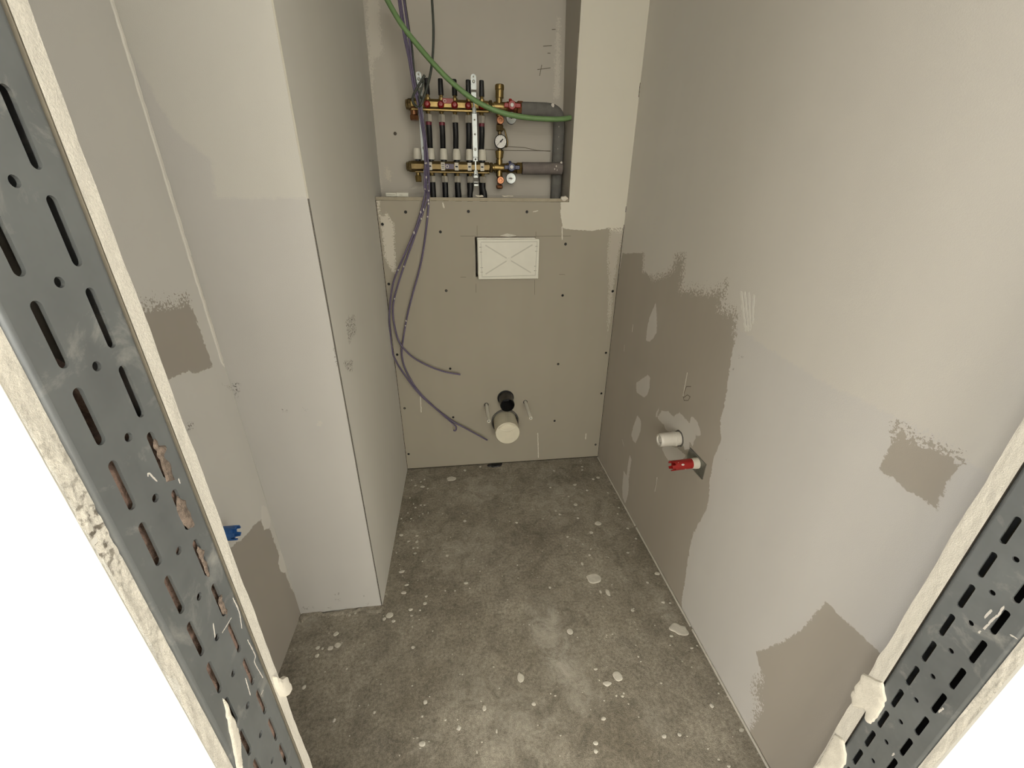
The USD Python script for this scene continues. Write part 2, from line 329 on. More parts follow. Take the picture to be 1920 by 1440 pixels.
def floor_mat():
    d, l, u = C('#7f786b'), C('#a19a8d'), C('#c0bbb0')
    N = {'g': ('geometry', {}), 'n1': ('noise_texture', {'scale': 3.2, 'detail': 3, 'roughness': .6}), 'n2': ('noise_texture', {'scale': 120, 'detail': 4, 'roughness': .75}),
         'n3': ('noise_texture', {'scale': 16, 'detail': 5, 'roughness': .75, 'distortion': .8}), 'n4': ('noise_texture', {'scale': 420, 'detail': 2, 'roughness': .7}),
         'r1': ('rgb_ramp', {'ramp': [(.32, d), (.68, l)]}), 'k5': ('map_range', {'from_min': .36, 'from_max': .64, 'to_min': .80, 'to_max': 1.18}), 'mm5': ('math', {'math_type': 'multiply'}), 'k2': ('map_range', {'from_min': .34, 'from_max': .66, 'to_min': .72, 'to_max': 1.26}), 'k4': ('map_range', {'from_min': .3, 'from_max': .7, 'to_min': .80, 'to_max': 1.2}),
         'mm': ('math', {'math_type': 'multiply'}), 'cc': ('combine_xyz', {}), 'm1': ('vector_math', {'math_type': 'multiply'}),
         'ad': ('attribute', {'attribute': 'dust'}), 'k3': ('map_range', {'from_min': .40, 'from_max': .64, 'to_min': .25, 'to_max': 1.0, 'clamp': True}), 'md': ('math', {'math_type': 'multiply', 'use_clamp': True}), 'm2': ('mix_color', {'b': u}),
         'b': ('bump', {'strength': .7, 'distance': .0016}), 'p': ('diffuse_bsdf', {})}
    L = [('g.position', k + '.vector') for k in ('n1', 'n2', 'n3', 'n4')] + [('n1.fac', 'r1.fac'), ('n2.fac', 'k2.value'), ('n4.fac', 'k4.value'), ('k2.result', 'mm5.value1'), ('k4.result', 'mm5.value2'), ('n3.fac', 'k5.value'), ('mm5.value', 'mm.value1'), ('k5.result', 'mm.value2'),
         ('mm.value', 'cc.x'), ('mm.value', 'cc.y'), ('mm.value', 'cc.z'), ('r1.color', 'm1.vector1'), ('cc.vector', 'm1.vector2'), ('n3.fac', 'k3.value'), ('ad.fac', 'md.value1'), ('k3.result', 'md.value2'),
         ('md.value', 'm2.fac'), ('m1.vector', 'm2.a'), ('m2.result', 'p.color'), ('n4.fac', 'b.height'), ('b.normal', 'p.normal')]
    return usdkit.material(stage, LK + 'screed', N, L, surface='p.BSDF')
M_FLOOR = floor_mat()

# ---------------------------------------------------------------- the setting
# floor: one screed through closet and hall
fl = struct('floor')
U, V = np.meshgrid(np.linspace(-.62, .72, 135), np.linspace(.2, 1.84, 165), indexing='ij')
P = np.stack([U.ravel(), V.ravel()], 1)
dust = np.zeros(len(P))
for (x, y, rx, ry), a in zip([(0.2244, 0.8182, 0.0528, 0.0919), (0.2437, 0.7052, 0.0556, 0.0923), (0.2698, 0.6194, 0.0455, 0.0542), (0.0981, 0.5727, 0.1226, 0.0901), (0.0684, 1.4814, 0.1323, 0.1076), (-0.1314, 0.5596, 0.0353, 0.0305), (-0.5191, 0.931, 0.0456, 0.0352), (0.3884, 1.4448, 0.0996, 0.1632), (0.6106, 0.8223, 0.0314, 0.0685), (0.4403, 0.5421, 0.0373, 0.0371), (-0.0081, 1.1362, 0.1456, 0.1119), (-0.0093, 0.6529, 0.0778, 0.0688)], (.85, .95, .7, .5, .35, .4, .55, .35, .35, .35, .2, .35)):
    dust = np.maximum(dust, a * np.exp(-(((P[:, 0] - x) / rx) ** 2 + ((P[:, 1] - y) / ry) ** 2)))
hz = .0022 * (meshkit.fbm(np.c_[P * 7, P[:, :1] * 0], 4, 2) - .5)
ii, jj = np.meshgrid(np.arange(134), np.arange(164), indexing='ij'); a = (ii * 165 + jj).ravel()
obj('screed', trimesh.Trimesh(np.c_[P, hz], np.vstack([np.c_[a, a + 165, a + 166], np.c_[a, a + 166, a + 1]]), process=False), M_FLOOR, fl, smooth=False, prim={'dust': dust})
obj('screed', box(-2.6, 2.6, -3.0, .2, -.05, 0.0), M_FLOOR, fl, smooth=False)
big = [(-0.0811, 1.5842, 0.0229, 0.0169), (0.4186, 0.9665, 0.0255, 0.0218), (0.448, 0.9064, 0.0074, 0.0137), (0.6229, 0.7566, 0.0255, 0.0211), (0.1182, 0.6775, 0.0094, 0.0139), (0.386, 0.6486, 0.0135, 0.0136), (0.3507, 0.6339, 0.0126, 0.0066), (0.287, 0.7895, 0.0097, 0.0099), (-0.0518, 0.5803, 0.0067, 0.0063), (0.3139, 0.5557, 0.0068, 0.0052), (0.4502, 0.5017, 0.0066, 0.0048), (0.4898, 0.5005, 0.0054, 0.0048), (0.6052, 0.55, 0.0057, 0.0059), (0.6487, 0.4905, 0.0067, 0.0048), (0.1433, 0.6095, 0.0064, 0.0056), (0.0145, 0.6154, 0.0063, 0.0067), (0.5168, 1.2216, 0.0139, 0.0121), (-0.405, 0.8298, 0.0093, 0.0083), (-0.424, 0.8234, 0.0085, 0.0075), (-0.4462, 0.8246, 0.0042, 0.0045), (-0.461, 0.8285, 0.0064, 0.006), (-0.4562, 0.8053, 0.0063, 0.0058), (-0.4191, 0.8658, 0.0081, 0.0071), (-0.2676, 0.9094, 0.0123, 0.0103), (-0.2526, 0.8878, 0.0068, 0.005), (-0.2825, 0.8988, 0.0061, 0.0067), (-0.2494, 1.0738, 0.0111, 0.0064), (-0.2326, 0.9868, 0.0097, 0.0067), (0.2782, 0.5086, 0.0071, 0.0048), (0.2733, 0.4932, 0.0052, 0.0055), (-0.1386, 0.648, 0.0064, 0.0058), (-0.465, 0.7226, 0.0059, 0.0063), (-0.3641, 0.6337, 0.0049, 0.005), (0.6481, 0.9601, 0.0104, 0.0069), (0.6177, 0.8505, 0.0072, 0.0051), (-0.2036, 0.9214, 0.007, 0.0061), (-0.1592, 0.938, 0.0063, 0.0063), (-0.2262, 1.0166, 0.0083, 0.005), (-0.2722, 1.2504, 0.0086, 0.0065), (0.3313, 0.6746, 0.0062, 0.0045), (-0.14, 0.5582, 0.0082, 0.007)]
small = [(0.474, 1.1767, 0.0077, 0.0076), (0.4552, 1.3421, 0.0084, 0.0091), (0.5055, 0.8348, 0.0063, 0.0058), (-0.1841, 0.7969, 0.0057, 0.0051), (-0.157, 0.9639, 0.0048, 0.0046), (-0.1731, 0.9152, 0.0039, 0.0035), (-0.1984, 0.8996, 0.0046, 0.0034), (-0.2109, 1.2382, 0.0066, 0.0052), (-0.2083, 1.2077, 0.0065, 0.0063), (-0.2403, 1.2139, 0.0056, 0.005), (-0.2097, 1.1516, 0.0063, 0.0047), (-0.2184, 1.1773, 0.0046, 0.0048), (-0.203, 1.1779, 0.0046, 0.0048), (-0.2117, 1.5395, 0.01, 0.0089), (-0.2447, 1.552, 0.0056, 0.0054), (-0.2313, 1.4026, 0.0052, 0.0046), (-0.2097, 1.4155, 0.0052, 0.0047), (-0.194, 1.4137, 0.0052, 0.0047), (-0.0233, 1.2981, 0.007, 0.007), (0.1867, 1.264, 0.006, 0.0055), (0.2583, 0.9488, 0.005, 0.0047), (-0.0912, 1.1263, 0.0054, 0.0057), (0.3745, 1.165, 0.0057, 0.005), (0.4436, 1.2611, 0.0061, 0.0056), (0.3728, 1.2911, 0.0051, 0.0057), (0.361, 1.3132, 0.0041, 0.0044), (0.381, 0.5989, 0.0045, 0.0034), (0.3653, 0.602, 0.0032, 0.0028), (-0.2663, 0.6392, 0.0037, 0.0039), (-0.1444, 0.6164, 0.0037, 0.0033), (-0.0855, 0.6012, 0.0037, 0.0032), (-0.0548, 0.598, 0.0025, 0.0021), (0.5574, 0.4428, 0.0035, 0.0026), (0.5442, 0.4652, 0.0029, 0.0018), (0.5738, 0.428, 0.0051, 0.0029), (0.6389, 0.8454, 0.0048, 0.0034), (0.5976, 0.9284, 0.0051, 0.0047), (0.6384, 1.1254, 0.0048, 0.0048), (0.6269, 1.1815, 0.0059, 0.0052), (0.5802, 1.0617, 0.0055, 0.0045), (0.6356, 1.3028, 0.0042, 0.0044), (0.6169, 1.2673, 0.0041, 0.0043), (0.6209, 1.4012, 0.0044, 0.0049), (0.6117, 1.5129, 0.0093, 0.0073), (0.5851, 1.5047, 0.0069, 0.0072), (0.4876, 1.4738, 0.009, 0.007), (0.5324, 1.4283, 0.0066, 0.0067), (-0.0169, 1.6421, 0.0071, 0.0079), (0.0592, 1.6636, 0.006, 0.0061), (0.4148, 1.5892, 0.0059, 0.0058), (0.5609, 1.6068, 0.006, 0.0059), (0.553, 1.5795, 0.006, 0.0058), (-0.3623, 0.7577, 0.0034, 0.0034), (-0.1925, 0.8614, 0.003, 0.0024), (-0.1297, 0.8406, 0.003, 0.0024), (-0.1799, 1.1108, 0.0035, 0.0034), (-0.2794, 1.1621, 0.0036, 0.0035), (0.161, 1.0544, 0.0035, 0.0032), (0.0255, 1.0436, 0.0026, 0.0031), (-0.2433, 1.3377, 0.004, 0.0043), (-0.2599, 1.3729, 0.0031, 0.0045), (-0.1754, 1.3632, 0.0031, 0.0045), (-0.1974, 1.3613, 0.003, 0.0045), (-0.2616, 1.4691, 0.0032, 0.005), (-0.2418, 1.427, 0.0031, 0.0048), (-0.2066, 1.5929, 0.0046, 0.0056), (-0.2664, 1.5942, 0.0034, 0.0056), (-0.2222, 1.5764, 0.0045, 0.0055), (-0.1875, 1.5245, 0.0044, 0.0053), (0.4388, 1.397, 0.0043, 0.0048), (0.3707, 1.4677, 0.0056, 0.0051), (0.4335, 1.0672, 0.0054, 0.0056), (0.4241, 1.1217, 0.0037, 0.0036), (0.3954, 1.0324, 0.0053, 0.0075), (0.4468, 1.0949, 0.0037, 0.0035), (-0.3933, 0.9244, 0.0038, 0.0052), (-0.3764, 0.9291, 0.0038, 0.0043), (-0.0947, 0.978, 0.0033, 0.0038), (-0.0621, 0.9742, 0.0033, 0.0038), (0.3948, 0.7651, 0.003, 0.0022), (0.4649, 0.6925, 0.0035, 0.0033), (0.4663, 0.6786, 0.0028, 0.0019), (0.5896, 0.7396, 0.0059, 0.0043), (0.6316, 0.6974, 0.005, 0.0034), (0.2035, 0.6214, 0.0032, 0.0023), (0.0414, 0.5613, 0.003, 0.0051), (-0.0086, 0.5254, 0.0023, 0.0038), (0.329, 0.5947, 0.0026, 0.0022), (0.3869, 0.6053, 0.0033, 0.0029), (0.5072, 0.4948, 0.0024, 0.0014), (0.6542, 0.5975, 0.0033, 0.0035), (0.64, 0.5749, 0.0026, 0.0022), (0.6513, 0.7023, 0.0029, 0.0027), (0.4244, 0.9121, 0.0041, 0.0073), (-0.0127, 0.9779, 0.0033, 0.0029), (-0.0246, 1.0007, 0.0083, 0.0059), (-0.2833, 1.3423, 0.004, 0.0043)]
def splat(x, y, rx, ry, seed, amp=.16):
    r = np.random.default_rng(seed); n = 34; t = np.linspace(0, 2 * math.pi, n, endpoint=False)
    q = 1 + sum(r.normal(0, amp / k) * np.cos(k * t + r.uniform(0, 6.3)) for k in (2, 3, 4, 5, 7))
    return Polygon(np.c_[x + rx * q * np.cos(t), y + ry * q * np.sin(t)]).buffer(0)
def fz(x, y):
    return .0022 * (meshkit.fbm(np.array([[x * 7, y * 7, 0.]]), 4, 2)[0] - .5)
for k, (x, y, rx, ry) in enumerate(big):
    z = fz(x, y)
    s = blob(splat(x, y, rx, ry, k, .2 if rx > .02 else .12), .0022, .004, lambda u, v, h, z=z: FLP(u, v, h + z - .0004), step=.003, seed=k)
    obj('plaster_splat', s, M_SPLAT, fl)
sm = []
for k, (x, y, rx, ry) in enumerate(small):
    z = fz(x, y); sm.append(blob(splat(x, y, rx, ry, 100 + k, .12), .0013, .003, lambda u, v, h, z=z: FLP(u, v, h + z - .0002), step=.003, seed=k))
r = np.random.default_rng(9)
for k in range(260):
    y = .36 + 1.3 * r.random() ** .9; x = (XP if y > YP else XL) + (XR - (XP if y > YP else XL)) * (r.beta(.7, .7))
    z = fz(x, y); q = r.uniform(.0008, .0021)
    sm.append(blob(splat(x, y, q * r.uniform(.8, 1.8), q, 400 + k, .2), .0007, .001, lambda u, v, h, z=z: FLP(u, v, h + z + .0001), step=.0015, seed=k))
tag(obj('plaster_speckle', cat(sm), M_SPLAT, fl), kind='stuff')
# screed ridge and mortar along the pier's foot, edge strip along the right wall
ridge = blob(jitter(Polygon([(-0.5477, 0.9187), (-0.5478, 0.9508), (-0.5268, 0.9524), (-0.43, 0.943), (-0.3732, 0.9509), (-0.2995, 0.955), (-0.286, 0.9406), (-0.2902, 0.9202), (-0.3231, 0.92), (-0.355, 0.9341), (-0.3897, 0.9259), (-0.4623, 0.9284), (-0.5103, 0.9341), (-0.5248, 0.9239), (-0.5292, 0.9049)]), .002, .012, 3), .009, .018, lambda u, v, h: FLP(u, v, h - .001), step=.006, seed=4)
obj('mortar_ridge', ridge, M_FLOOR, fl)
edge = []
for (a, b) in ((.36, .75), (.76, 1.18), (1.19, 1.675)):
    edge.append(cbox(XR - .0055, XR - .0008, a, b, -.002, .006, .0012))
for e in edge: obj('edge_strip', e, M_SPLAT, fl)

# right wall
bare1 = [(1.6638, 1.0057), (1.4636, 1.0312), (1.4572, 0.9983), (1.4508, 0.9698), (1.3618, 0.9584), (1.2983, 0.9771), (1.2345, 1.0115), (1.2327, 1.0462), (1.1796, 1.049), (1.1725, 0.999), (1.1701, 0.9552), (1.1076, 0.9666), (1.0385, 0.9754), (0.9692, 0.9953), (0.9643, 1.014), (0.962, 0.9827), (0.9598, 0.9487), (0.8965, 0.9538), (0.8826, 0.9017), (0.88, 0.8811), (0.8704, 0.7954), (0.857, 0.7176), (0.8607, 0.6771), (0.8382, 0.6283), (0.8478, 0.5692), (0.8419, 0.4932), (0.8238, 0.4369)] + [(0.8269, 0.4554), (0.824, 0.4145), (0.835, 0.3689), (0.852, 0.2869), (0.8545, 0.235), (0.8462, 0.172), (0.8378, 0.107), (0.8312, 0.0373), (0.8126, -0.0188)] + [(1.2, -.05), (1.69, -.05), (1.69, .85)]
bare2 = [(0.4666, 0.8056), (0.4678, 0.8186), (0.4666, 0.8422), (0.4669, 0.8553), (0.4711, 0.8724), (0.4705, 0.8877), (0.4588, 0.8861), (0.4426, 0.8813), (0.4166, 0.8834), (0.398, 0.8837), (0.3823, 0.8884), (0.3806, 0.8562), (0.3794, 0.8326), (0.3764, 0.8011), (0.4173, 0.802), (0.4404, 0.8043)]
bare3 = [(0.4539, 0.5081), (0.3457, 0.521), (0.2895, 0.5198), (0.2108, 0.4021), (0.4691, -0.3048), (0.49, -0.0109), (0.485, 0.0187), (0.4836, 0.1159), (0.512, 0.1102), (0.5186, 0.1477), (0.5071, 0.1864), (0.5223, 0.1971), (0.5439, 0.2186), (0.5203, 0.2673), (0.4741, 0.3941)]
lowcoat = [(0.8894, 0.9524), (0.8684, 0.9186), (0.7687, 0.9098), (0.6731, 0.9004), (0.5944, 0.8944), (0.5121, 0.8975), (0.4682, 0.898), (0.3849, 0.8914), (0.3432, 0.8788), (0.288, 0.8715), (0.216, 0.8404), (0.0358, 0.4147), (0.4889, -0.7103), (1.4748, 0.0718), (1.746, 0.7046)]
blot = [(0.734, 0.8633), (0.4921, 0.8709), (0.4797, 0.8174), (0.5309, 0.7349), (0.6934, 0.6699), (0.7839, 0.7597)]
puttyR = [[(1.3147, 0.8852), (1.2926, 0.8423), (1.2739, 0.7886), (1.2939, 0.7622), (1.3174, 0.7421), (1.3446, 0.7388), (1.3511, 0.7719), (1.3447, 0.8218)], [(1.2923, 0.6235), (1.2741, 0.6254), (1.2626, 0.5827), (1.2695, 0.557), (1.2859, 0.5338), (1.3219, 0.5256), (1.3595, 0.5219), (1.3684, 0.5377), (1.3711, 0.5564)],
    [(1.3227, 0.4391), (1.3012, 0.4386), (1.2849, 0.4315), (1.2776, 0.3947), (1.287, 0.3598), (1.3024, 0.3244), (1.3249, 0.3189), (1.3493, 0.3345), (1.3406, 0.383)], [(1.3358, 0.2465), (1.3139, 0.2375), (1.3145, 0.2107), (1.3138, 0.1801), (1.3118, 0.1362), (1.2998, 0.1087), (1.2978, 0.073), (1.3022, 0.041), (1.3108, 0.012), (1.3409, 0.0183), (1.3588, 0.0571), (1.3633, 0.0967), (1.3704, 0.1408), (1.3352, 0.1414), (1.3381, 0.1713), (1.339, 0.1978)],
    [(1.178, 0.5096), (1.1637, 0.528), (1.1513, 0.5503), (1.114, 0.5676), (1.0774, 0.5676), (1.0648, 0.5818), (1.0494, 0.5985), (1.0206, 0.5988), (0.9873, 0.5943), (0.9847, 0.6185), (0.9566, 0.6229), (0.9402, 0.6124), (0.9214, 0.5947), (0.9309, 0.5822), (0.9491, 0.5824), (0.9422, 0.5685), (0.9485, 0.5553), (0.9476, 0.5373), (0.9686, 0.5426), (0.9602, 0.5196), (0.9819, 0.5029), (0.9983, 0.5142), (1.0183, 0.5236), (1.0402, 0.5373), (1.0792, 0.509), (1.1096, 0.5012), (1.1222, 0.5095)],
    [(1.1741, 0.5577), (1.174, 0.5356), (1.1784, 0.5107), (1.1839, 0.5036), (1.1863, 0.5184)], [(1.1124, 0.425), (1.0681, 0.4644), (1.0213, 0.4845), (0.9971, 0.4879), (0.9691, 0.4896), (0.9811, 0.4665), (1.0587, 0.4113), (1.0736, 0.413)],
    [(-1.082, 2.0946), (-1.0826, 2.0951), (-1.0818, 2.0949)]][:7]
grainR = [LineString([(1.461, 1.0238), (1.4572, 0.9983), (1.4468, 0.9724)]).buffer(.012), LineString([(1.3618, 0.9584), (1.2336, 1.0088), (1.2327, 1.0462), (1.1857, 1.0509), (1.1786, 1.0007), (1.1701, 0.9552)]).buffer(.024), LineString([(1.1098, 0.9726), (1.0415, 0.9834), (0.9754, 1.0012), (0.968, 1.0133), (0.9665, 0.9817), (0.9598, 0.9487), (0.9039, 0.9542)]).buffer(.026), LineString([(0.8839, 0.9013), (0.9034, 0.945)]).buffer(.01), [(1.2594, 1.0475), (1.1711, 1.0553), (1.1455, 0.9546), (1.2115, 0.9469)], [(1.1595, 0.9629), (1.1088, 1.0249), (0.955, 1.0302), (0.9581, 0.9975)], [(0.4797, 0.8868), (0.4689, 0.8929), (0.3797, 0.8959), (0.3792, 0.8809), (0.414, 0.877), (0.4658, 0.8669)], [(0.5349, 0.1484), (0.5059, 0.1979), (0.4779, 0.1251), (0.4851, 0.0182)]]
wr = struct('wall_right')
grid_wall('plasterboard', RWP, [.306, YB, 1.93], [0, ZT, ZC], .006, M_RW, dict(
    coat=lambda P: -sdist(P, [bare1, bare2, bare3]), top=lambda P: -sdist(P, [lowcoat]), putty=lambda P: sdist(P, puttyR),
    grain=lambda P: np.clip(sdist(P, grainR) + .012, 0, .02) * 3.2 + .004, scuff=lambda P: sdist(P, [[(0.8542, 0.8613), (0.8312, 0.8745), (0.8295, 0.861), (0.8518, 0.855)], [(0.8695, 0.8236), (0.8565, 0.8288), (0.8597, 0.8076)], [(0.8018, 0.592), (0.7785, 0.6026), (0.7799, 0.596), (0.7961, 0.5874)]]) - .004), wr, seed=1)
for q in ([(0.8982, 1.0051), (0.8499, 0.9234)], [(0.8846, 1.0057), (0.8408, 0.9262)], [(0.8704, 1.0087), (0.8351, 0.9302)], [(0.8519, 1.0061), (0.8334, 0.9461)]):
    obj('brush_streak', plate(jitter(LineString(q).buffer(.003), .0012, .006, 1), .0007, RWP), M_STREAK, wr)
for q in ([(1.0493, 0.7336), (1.0482, 0.6944), (1.0467, 0.6563)], [(1.4725, 0.7615), (1.4718, 0.7316)], [(1.528, 0.6588), (1.5252, 0.6313)], [(1.1026, 0.3082), (1.1025, 0.2771), (1.1038, 0.2434)], [(1.4265, 0.2652), (1.3998, 0.2463)], [(1.106, 0.306), (1.1009, 0.2484)]):
    obj('plaster_drip', strip(q, .003, .0008, RWP), M_SPLAT, wr)
for q in ([(1.0167, 0.7026), (1.0397, 0.6921), (1.0471, 0.6573), (1.0375, 0.6462), (1.0161, 0.6569), (1.0108, 0.6719), (1.0264, 0.6705), (1.0423, 0.6534)],):
    obj('pencil_mark', strip(q, .0022, .0002, RWP), M_PENCIL, wr)

# left wall and pier
wl = struct('wall_left')
bareL1 = [(0.7245, 1.0276), (0.7646, 1.0251), (0.8081, 1.0194), (0.8561, 1.0115), (0.8921, 1.0139), (0.8957, 0.9688), (0.8976, 0.9179), (0.9001, 0.8647), (0.8701, 0.8669), (0.8395, 0.8704), (0.823, 0.8851), (0.8007, 0.8868), (0.7656, 0.8918), (0.6982, 0.8987)]
bareL2 = [(0.9207, 0.427), (0.8965, 0.4305), (0.8806, 0.4396), (0.8507, 0.4458), (0.8219, 0.4508), (0.801, 0.4564), (0.7837, 0.4666), (0.7551, 0.4742), (0.5694, 0.5068), (0.5017, 0.0853), (0.5971, -0.1591), (1.0132, -0.1027), (0.9328, 0.1343)]
puttyL = [[(0.9208, 0.4607), (0.9376, 0.4382), (0.9372, 0.3886), (0.9216, 0.3779), (0.8986, 0.3959), (0.8978, 0.4252), (0.9079, 0.4481)], [(0.9374, 0.2829), (0.9459, 0.2366), (0.9373, 0.1904), (0.9124, 0.2249), (0.9121, 0.2598)]]
grainL = [[(0.7647, 1.066), (0.9043, 1.0365), (0.8995, 1.005), (0.8512, 1.0022), (0.7534, 1.0202)]]
grid_wall('plasterboard', LWP, [YI, YP], [0, ZC], .006, M_LW, dict(coat=lambda P: -sdist(P, [bareL1, bareL2]), putty=lambda P: sdist(P, puttyL),
    grain=lambda P: np.clip(sdist(P, grainL) + .012, 0, .02) * 3.2 + .004,
    scuff=lambda P: sdist(P, [[(0.7647, 0.7982), (0.7908, 0.7915), (0.7911, 0.7748), (0.7628, 0.773), (0.7603, 0.7846)], [(0.9126, 0.8199), (0.9771, 0.7865), (0.9645, 0.7637), (0.9089, 0.8061)]]) - .006), wl, seed=2)
wp = struct('wall_pier')
obj('corner_filler', blob(jitter(Polygon([(YP - .011, .86), (YP - .0005, .84), (YP - .0005, 1.9), (YP - .007, 1.9), (YP - .010, 1.4), (YP - .012, 1.1)]), .0006, .012, 7), .003, .006, LWP, step=.006, seed=8), M_STREAK, wp)
grid_wall('front_board', PFP, [XL, XP - .0035], [0, ZC], .005, M_PF, dict(coat=.05, top=lambda P: sdist(P, [[(-0.4579, 1.2655), (-0.472, 1.1999), (-0.4055, 1.1986), (-0.2971, 1.2014), (-0.1732, 1.8548), (-0.4338, 1.8296), (-0.5638, 1.4941), (-0.5083, 1.3078)]]),
    putty=lambda P: sdist(P, [[(-0.3657, 0.6941), (-0.3575, 0.6859), (-0.3651, 0.6747), (-0.3767, 0.6774)]]), grain=.003,
    scuff=lambda P: sdist(P, [[(-0.5359, 0.0387), (-0.5158, 0.0328), (-0.52, 0.0198), (-0.5367, 0.0252)], [(-0.5089, 0.0317), (-0.4971, 0.0282), (-0.4987, 0.0236), (-0.5091, 0.0252)], [(-0.4602, 0.0252), (-0.445, 0.019), (-0.4477, 0.0139), (-0.46, 0.0158)], [(-0.4315, 0.0789), (-0.4155, 0.0792), (-0.4187, 0.0706), (-0.4306, 0.0735)], [(-0.4337, 0.0553), (-0.4158, 0.0552), (-0.4208, 0.0463), (-0.4329, 0.0492)], [(-0.3501, 0.0615), (-0.3415, 0.0581), (-0.3442, 0.052), (-0.3501, 0.0539)], [(-0.346, 0.0255), (-0.33, 0.0214), (-0.3364, 0.0147), (-0.3453, 0.0172)],
        [(-0.3006, 0.8833), (-0.2856, 0.8786), (-0.2943, 0.824), (-0.3021, 0.8373)], [(-0.54, 0.805), (-0.5241, 0.8043), (-0.5357, 0.77), (-0.5456, 0.7661)], [(-0.451, 0.731), (-0.4344, 0.7255), (-0.438, 0.7192), (-0.4503, 0.7236)], [(-0.3993, 0.7336), (-0.3899, 0.7257), (-0.3944, 0.7185), (-0.3999, 0.7225)]]) - .002), wp, seed=3, thick=.012)
grid_wall('side_board', PRP, [YP + .001, YB, 1.93], [0, ZC], .006, M_PF, dict(coat=.05, top=.05, grain=.012,
    scuff=lambda P: sdist(P, [[(1.0578, 0.9109), (1.1476, 0.9047), (1.1407, 0.8637), (1.0546, 0.8627)], [(0.9871, 0.8284), (1.061, 0.8044), (1.0384, 0.7876), (0.9935, 0.8123)], [(1.0981, 0.9177), (1.0866, 0.8662), (1.0581, 0.857), (1.0659, 0.8908)]]) + .001), wp, seed=4)
obj('corner_bead', cbox(XP - .0040, XP - .0004, YP + .0015, YP + .010, .0, 1.2, .0006), M_GREYBEAD, wp)
obj('corner_filler', cbox(XP - .0042, XP - .0003, YP - .0002, YP + .010, 1.2, ZC, .0008), M_OFFW, wp)

# back: half-height boxing, full-height strip at its right, niche behind
wb = struct('wall_back')
topB = [(0.4, 1.2013), (0.4005, 1.1558), (0.4124, 1.1014), (0.4561, 1.0954), (0.5331, 1.0915), (0.5984, 1.1015), (0.677, 1.0976), (0.9634, 1.0977), (0.6366, 2.695), (0.2983, 2.6565), (0.3909, 1.2125)]
tapeL = [(-0.2919, 1.202), (-0.2765, 1.1994), (-0.2849, 1.1548), (-0.2742, 1.1412), (-0.2582, 1.155), (-0.2525, 1.1413), (-0.2373, 1.1135), (-0.2437, 1.0347), (-0.2485, 0.9257), (-0.2633, 0.9451), (-0.2847, 0.9907), (-0.2837, 1.0923)]
tapeR = [(0.6022, 1.1038), (0.6812, 1.1077), (0.6599, 1.0075), (0.6528, 0.8855), (0.6572, 0.7469), (0.6439, 0.5993), (0.622, 0.8691), (0.6001, 1.0078)]
haz = [(0.5661, 1.008), (0.6272, 1.0312), (0.6428, 0.8176), (0.5917, 0.7485), (0.555, 0.8534)]
HOLE = (.0645, .3045, .9165, 1.070)
rods = [(.0965, .3334), (.2796, .3373)]
holesB = [(.1863, .3646, .0385), (.1839, .2399, .066)] + [(x, z, .0105) for x, z in rods]
grid_wall('boxing_board', BPP, [XP, HOLE[0], HOLE[1], XN, XR], [.006, HOLE[2], HOLE[3], ZT, ZC], .005, M_BP, dict(
    coat=lambda P: np.maximum(sdist(P, [tapeR]) - .006, sdist(P, [topB])), top=lambda P: sdist(P, [topB]) + .004, putty=lambda P: sdist(P, [tapeL]),
    grain=lambda P: .002 + np.clip(sdist(P, [tapeL, tapeR]) + .015, 0, .03) * 1.0), wb, holes=holesB, cut=lambda u, v: ((u < XN) & (v > ZT)) | ((u > HOLE[0]) & (u < HOLE[1]) & (v > HOLE[2]) & (v < HOLE[3])), thick=.0125, wave=.0004, seed=6)
grid_wall('niche_board', NBP, [XP, XN + .02], [0, 1.22, ZC], .008, M_NB, dict(coat=.05, top=lambda P: sdist(P, [[(-0.2763, 1.9531), (-0.2258, 1.9562), (-0.2383, 1.8125), (-0.239, 1.6819), (-0.2745, 1.6587), (-0.3007, 1.4393), (-0.2882, 1.2209), (-0.3105, 1.2207), (-0.2942, 1.7096)], [(0.3985, 1.8193), (0.4149, 1.8201), (0.4203, 1.5604), (0.3904, 1.5594), (0.3909, 1.6948)]]) - .004,
    putty=lambda P: sdist(P, [[(-0.2675, 1.318), (-0.2475, 1.2982), (-0.2564, 1.2625), (-0.2715, 1.2776)]]), grain=.02), wb, wave=.00015, seed=7)
grid_wall('niche_side', lambda u, v, h: np.stack([XN - h, u, v], -1), [YB + .0005, 1.99], [ZT - .05, ZC], .008, M_NB, dict(coat=.05, top=-.05, grain=.01), wb, wave=.0003, seed=9)
obj('cap_board', cbox(XP + .0015, XN - .003, YB - .0035, YB + .05, ZT + .0006, ZT + .0125, .0008), M_BP and simple('cap_board_edge', '#9f9683', .9, var=.07, scale=50), wb)
for q in ([(0.3965, 1.2148), (0.4247, 1.2165), (0.4277, 1.2067), (0.4156, 1.1982), (0.4037, 1.1995), (0.3978, 1.2051)],):
    obj('plaster_lump', blob(jitter(q, .0012, .006, 2), .006, .006, lambda u, v, h: BPP(u, v, h + .0030), step=.003, seed=2), M_GYPR, wb)
for q in ([(0.0703, 1.2173), (0.0995, 1.2176), (0.1016, 1.2108), (0.0731, 1.2106)], [(0.1696, 1.2169), (0.2152, 1.2173), (0.213, 1.2118), (0.1726, 1.2114)]):
    obj('plaster_lump', blob(jitter(q, .0006, .006, 4), .004, .004, lambda u, v, h: BPP(u, v, h + .0030), step=.003, seed=3), M_GYPR, wb)
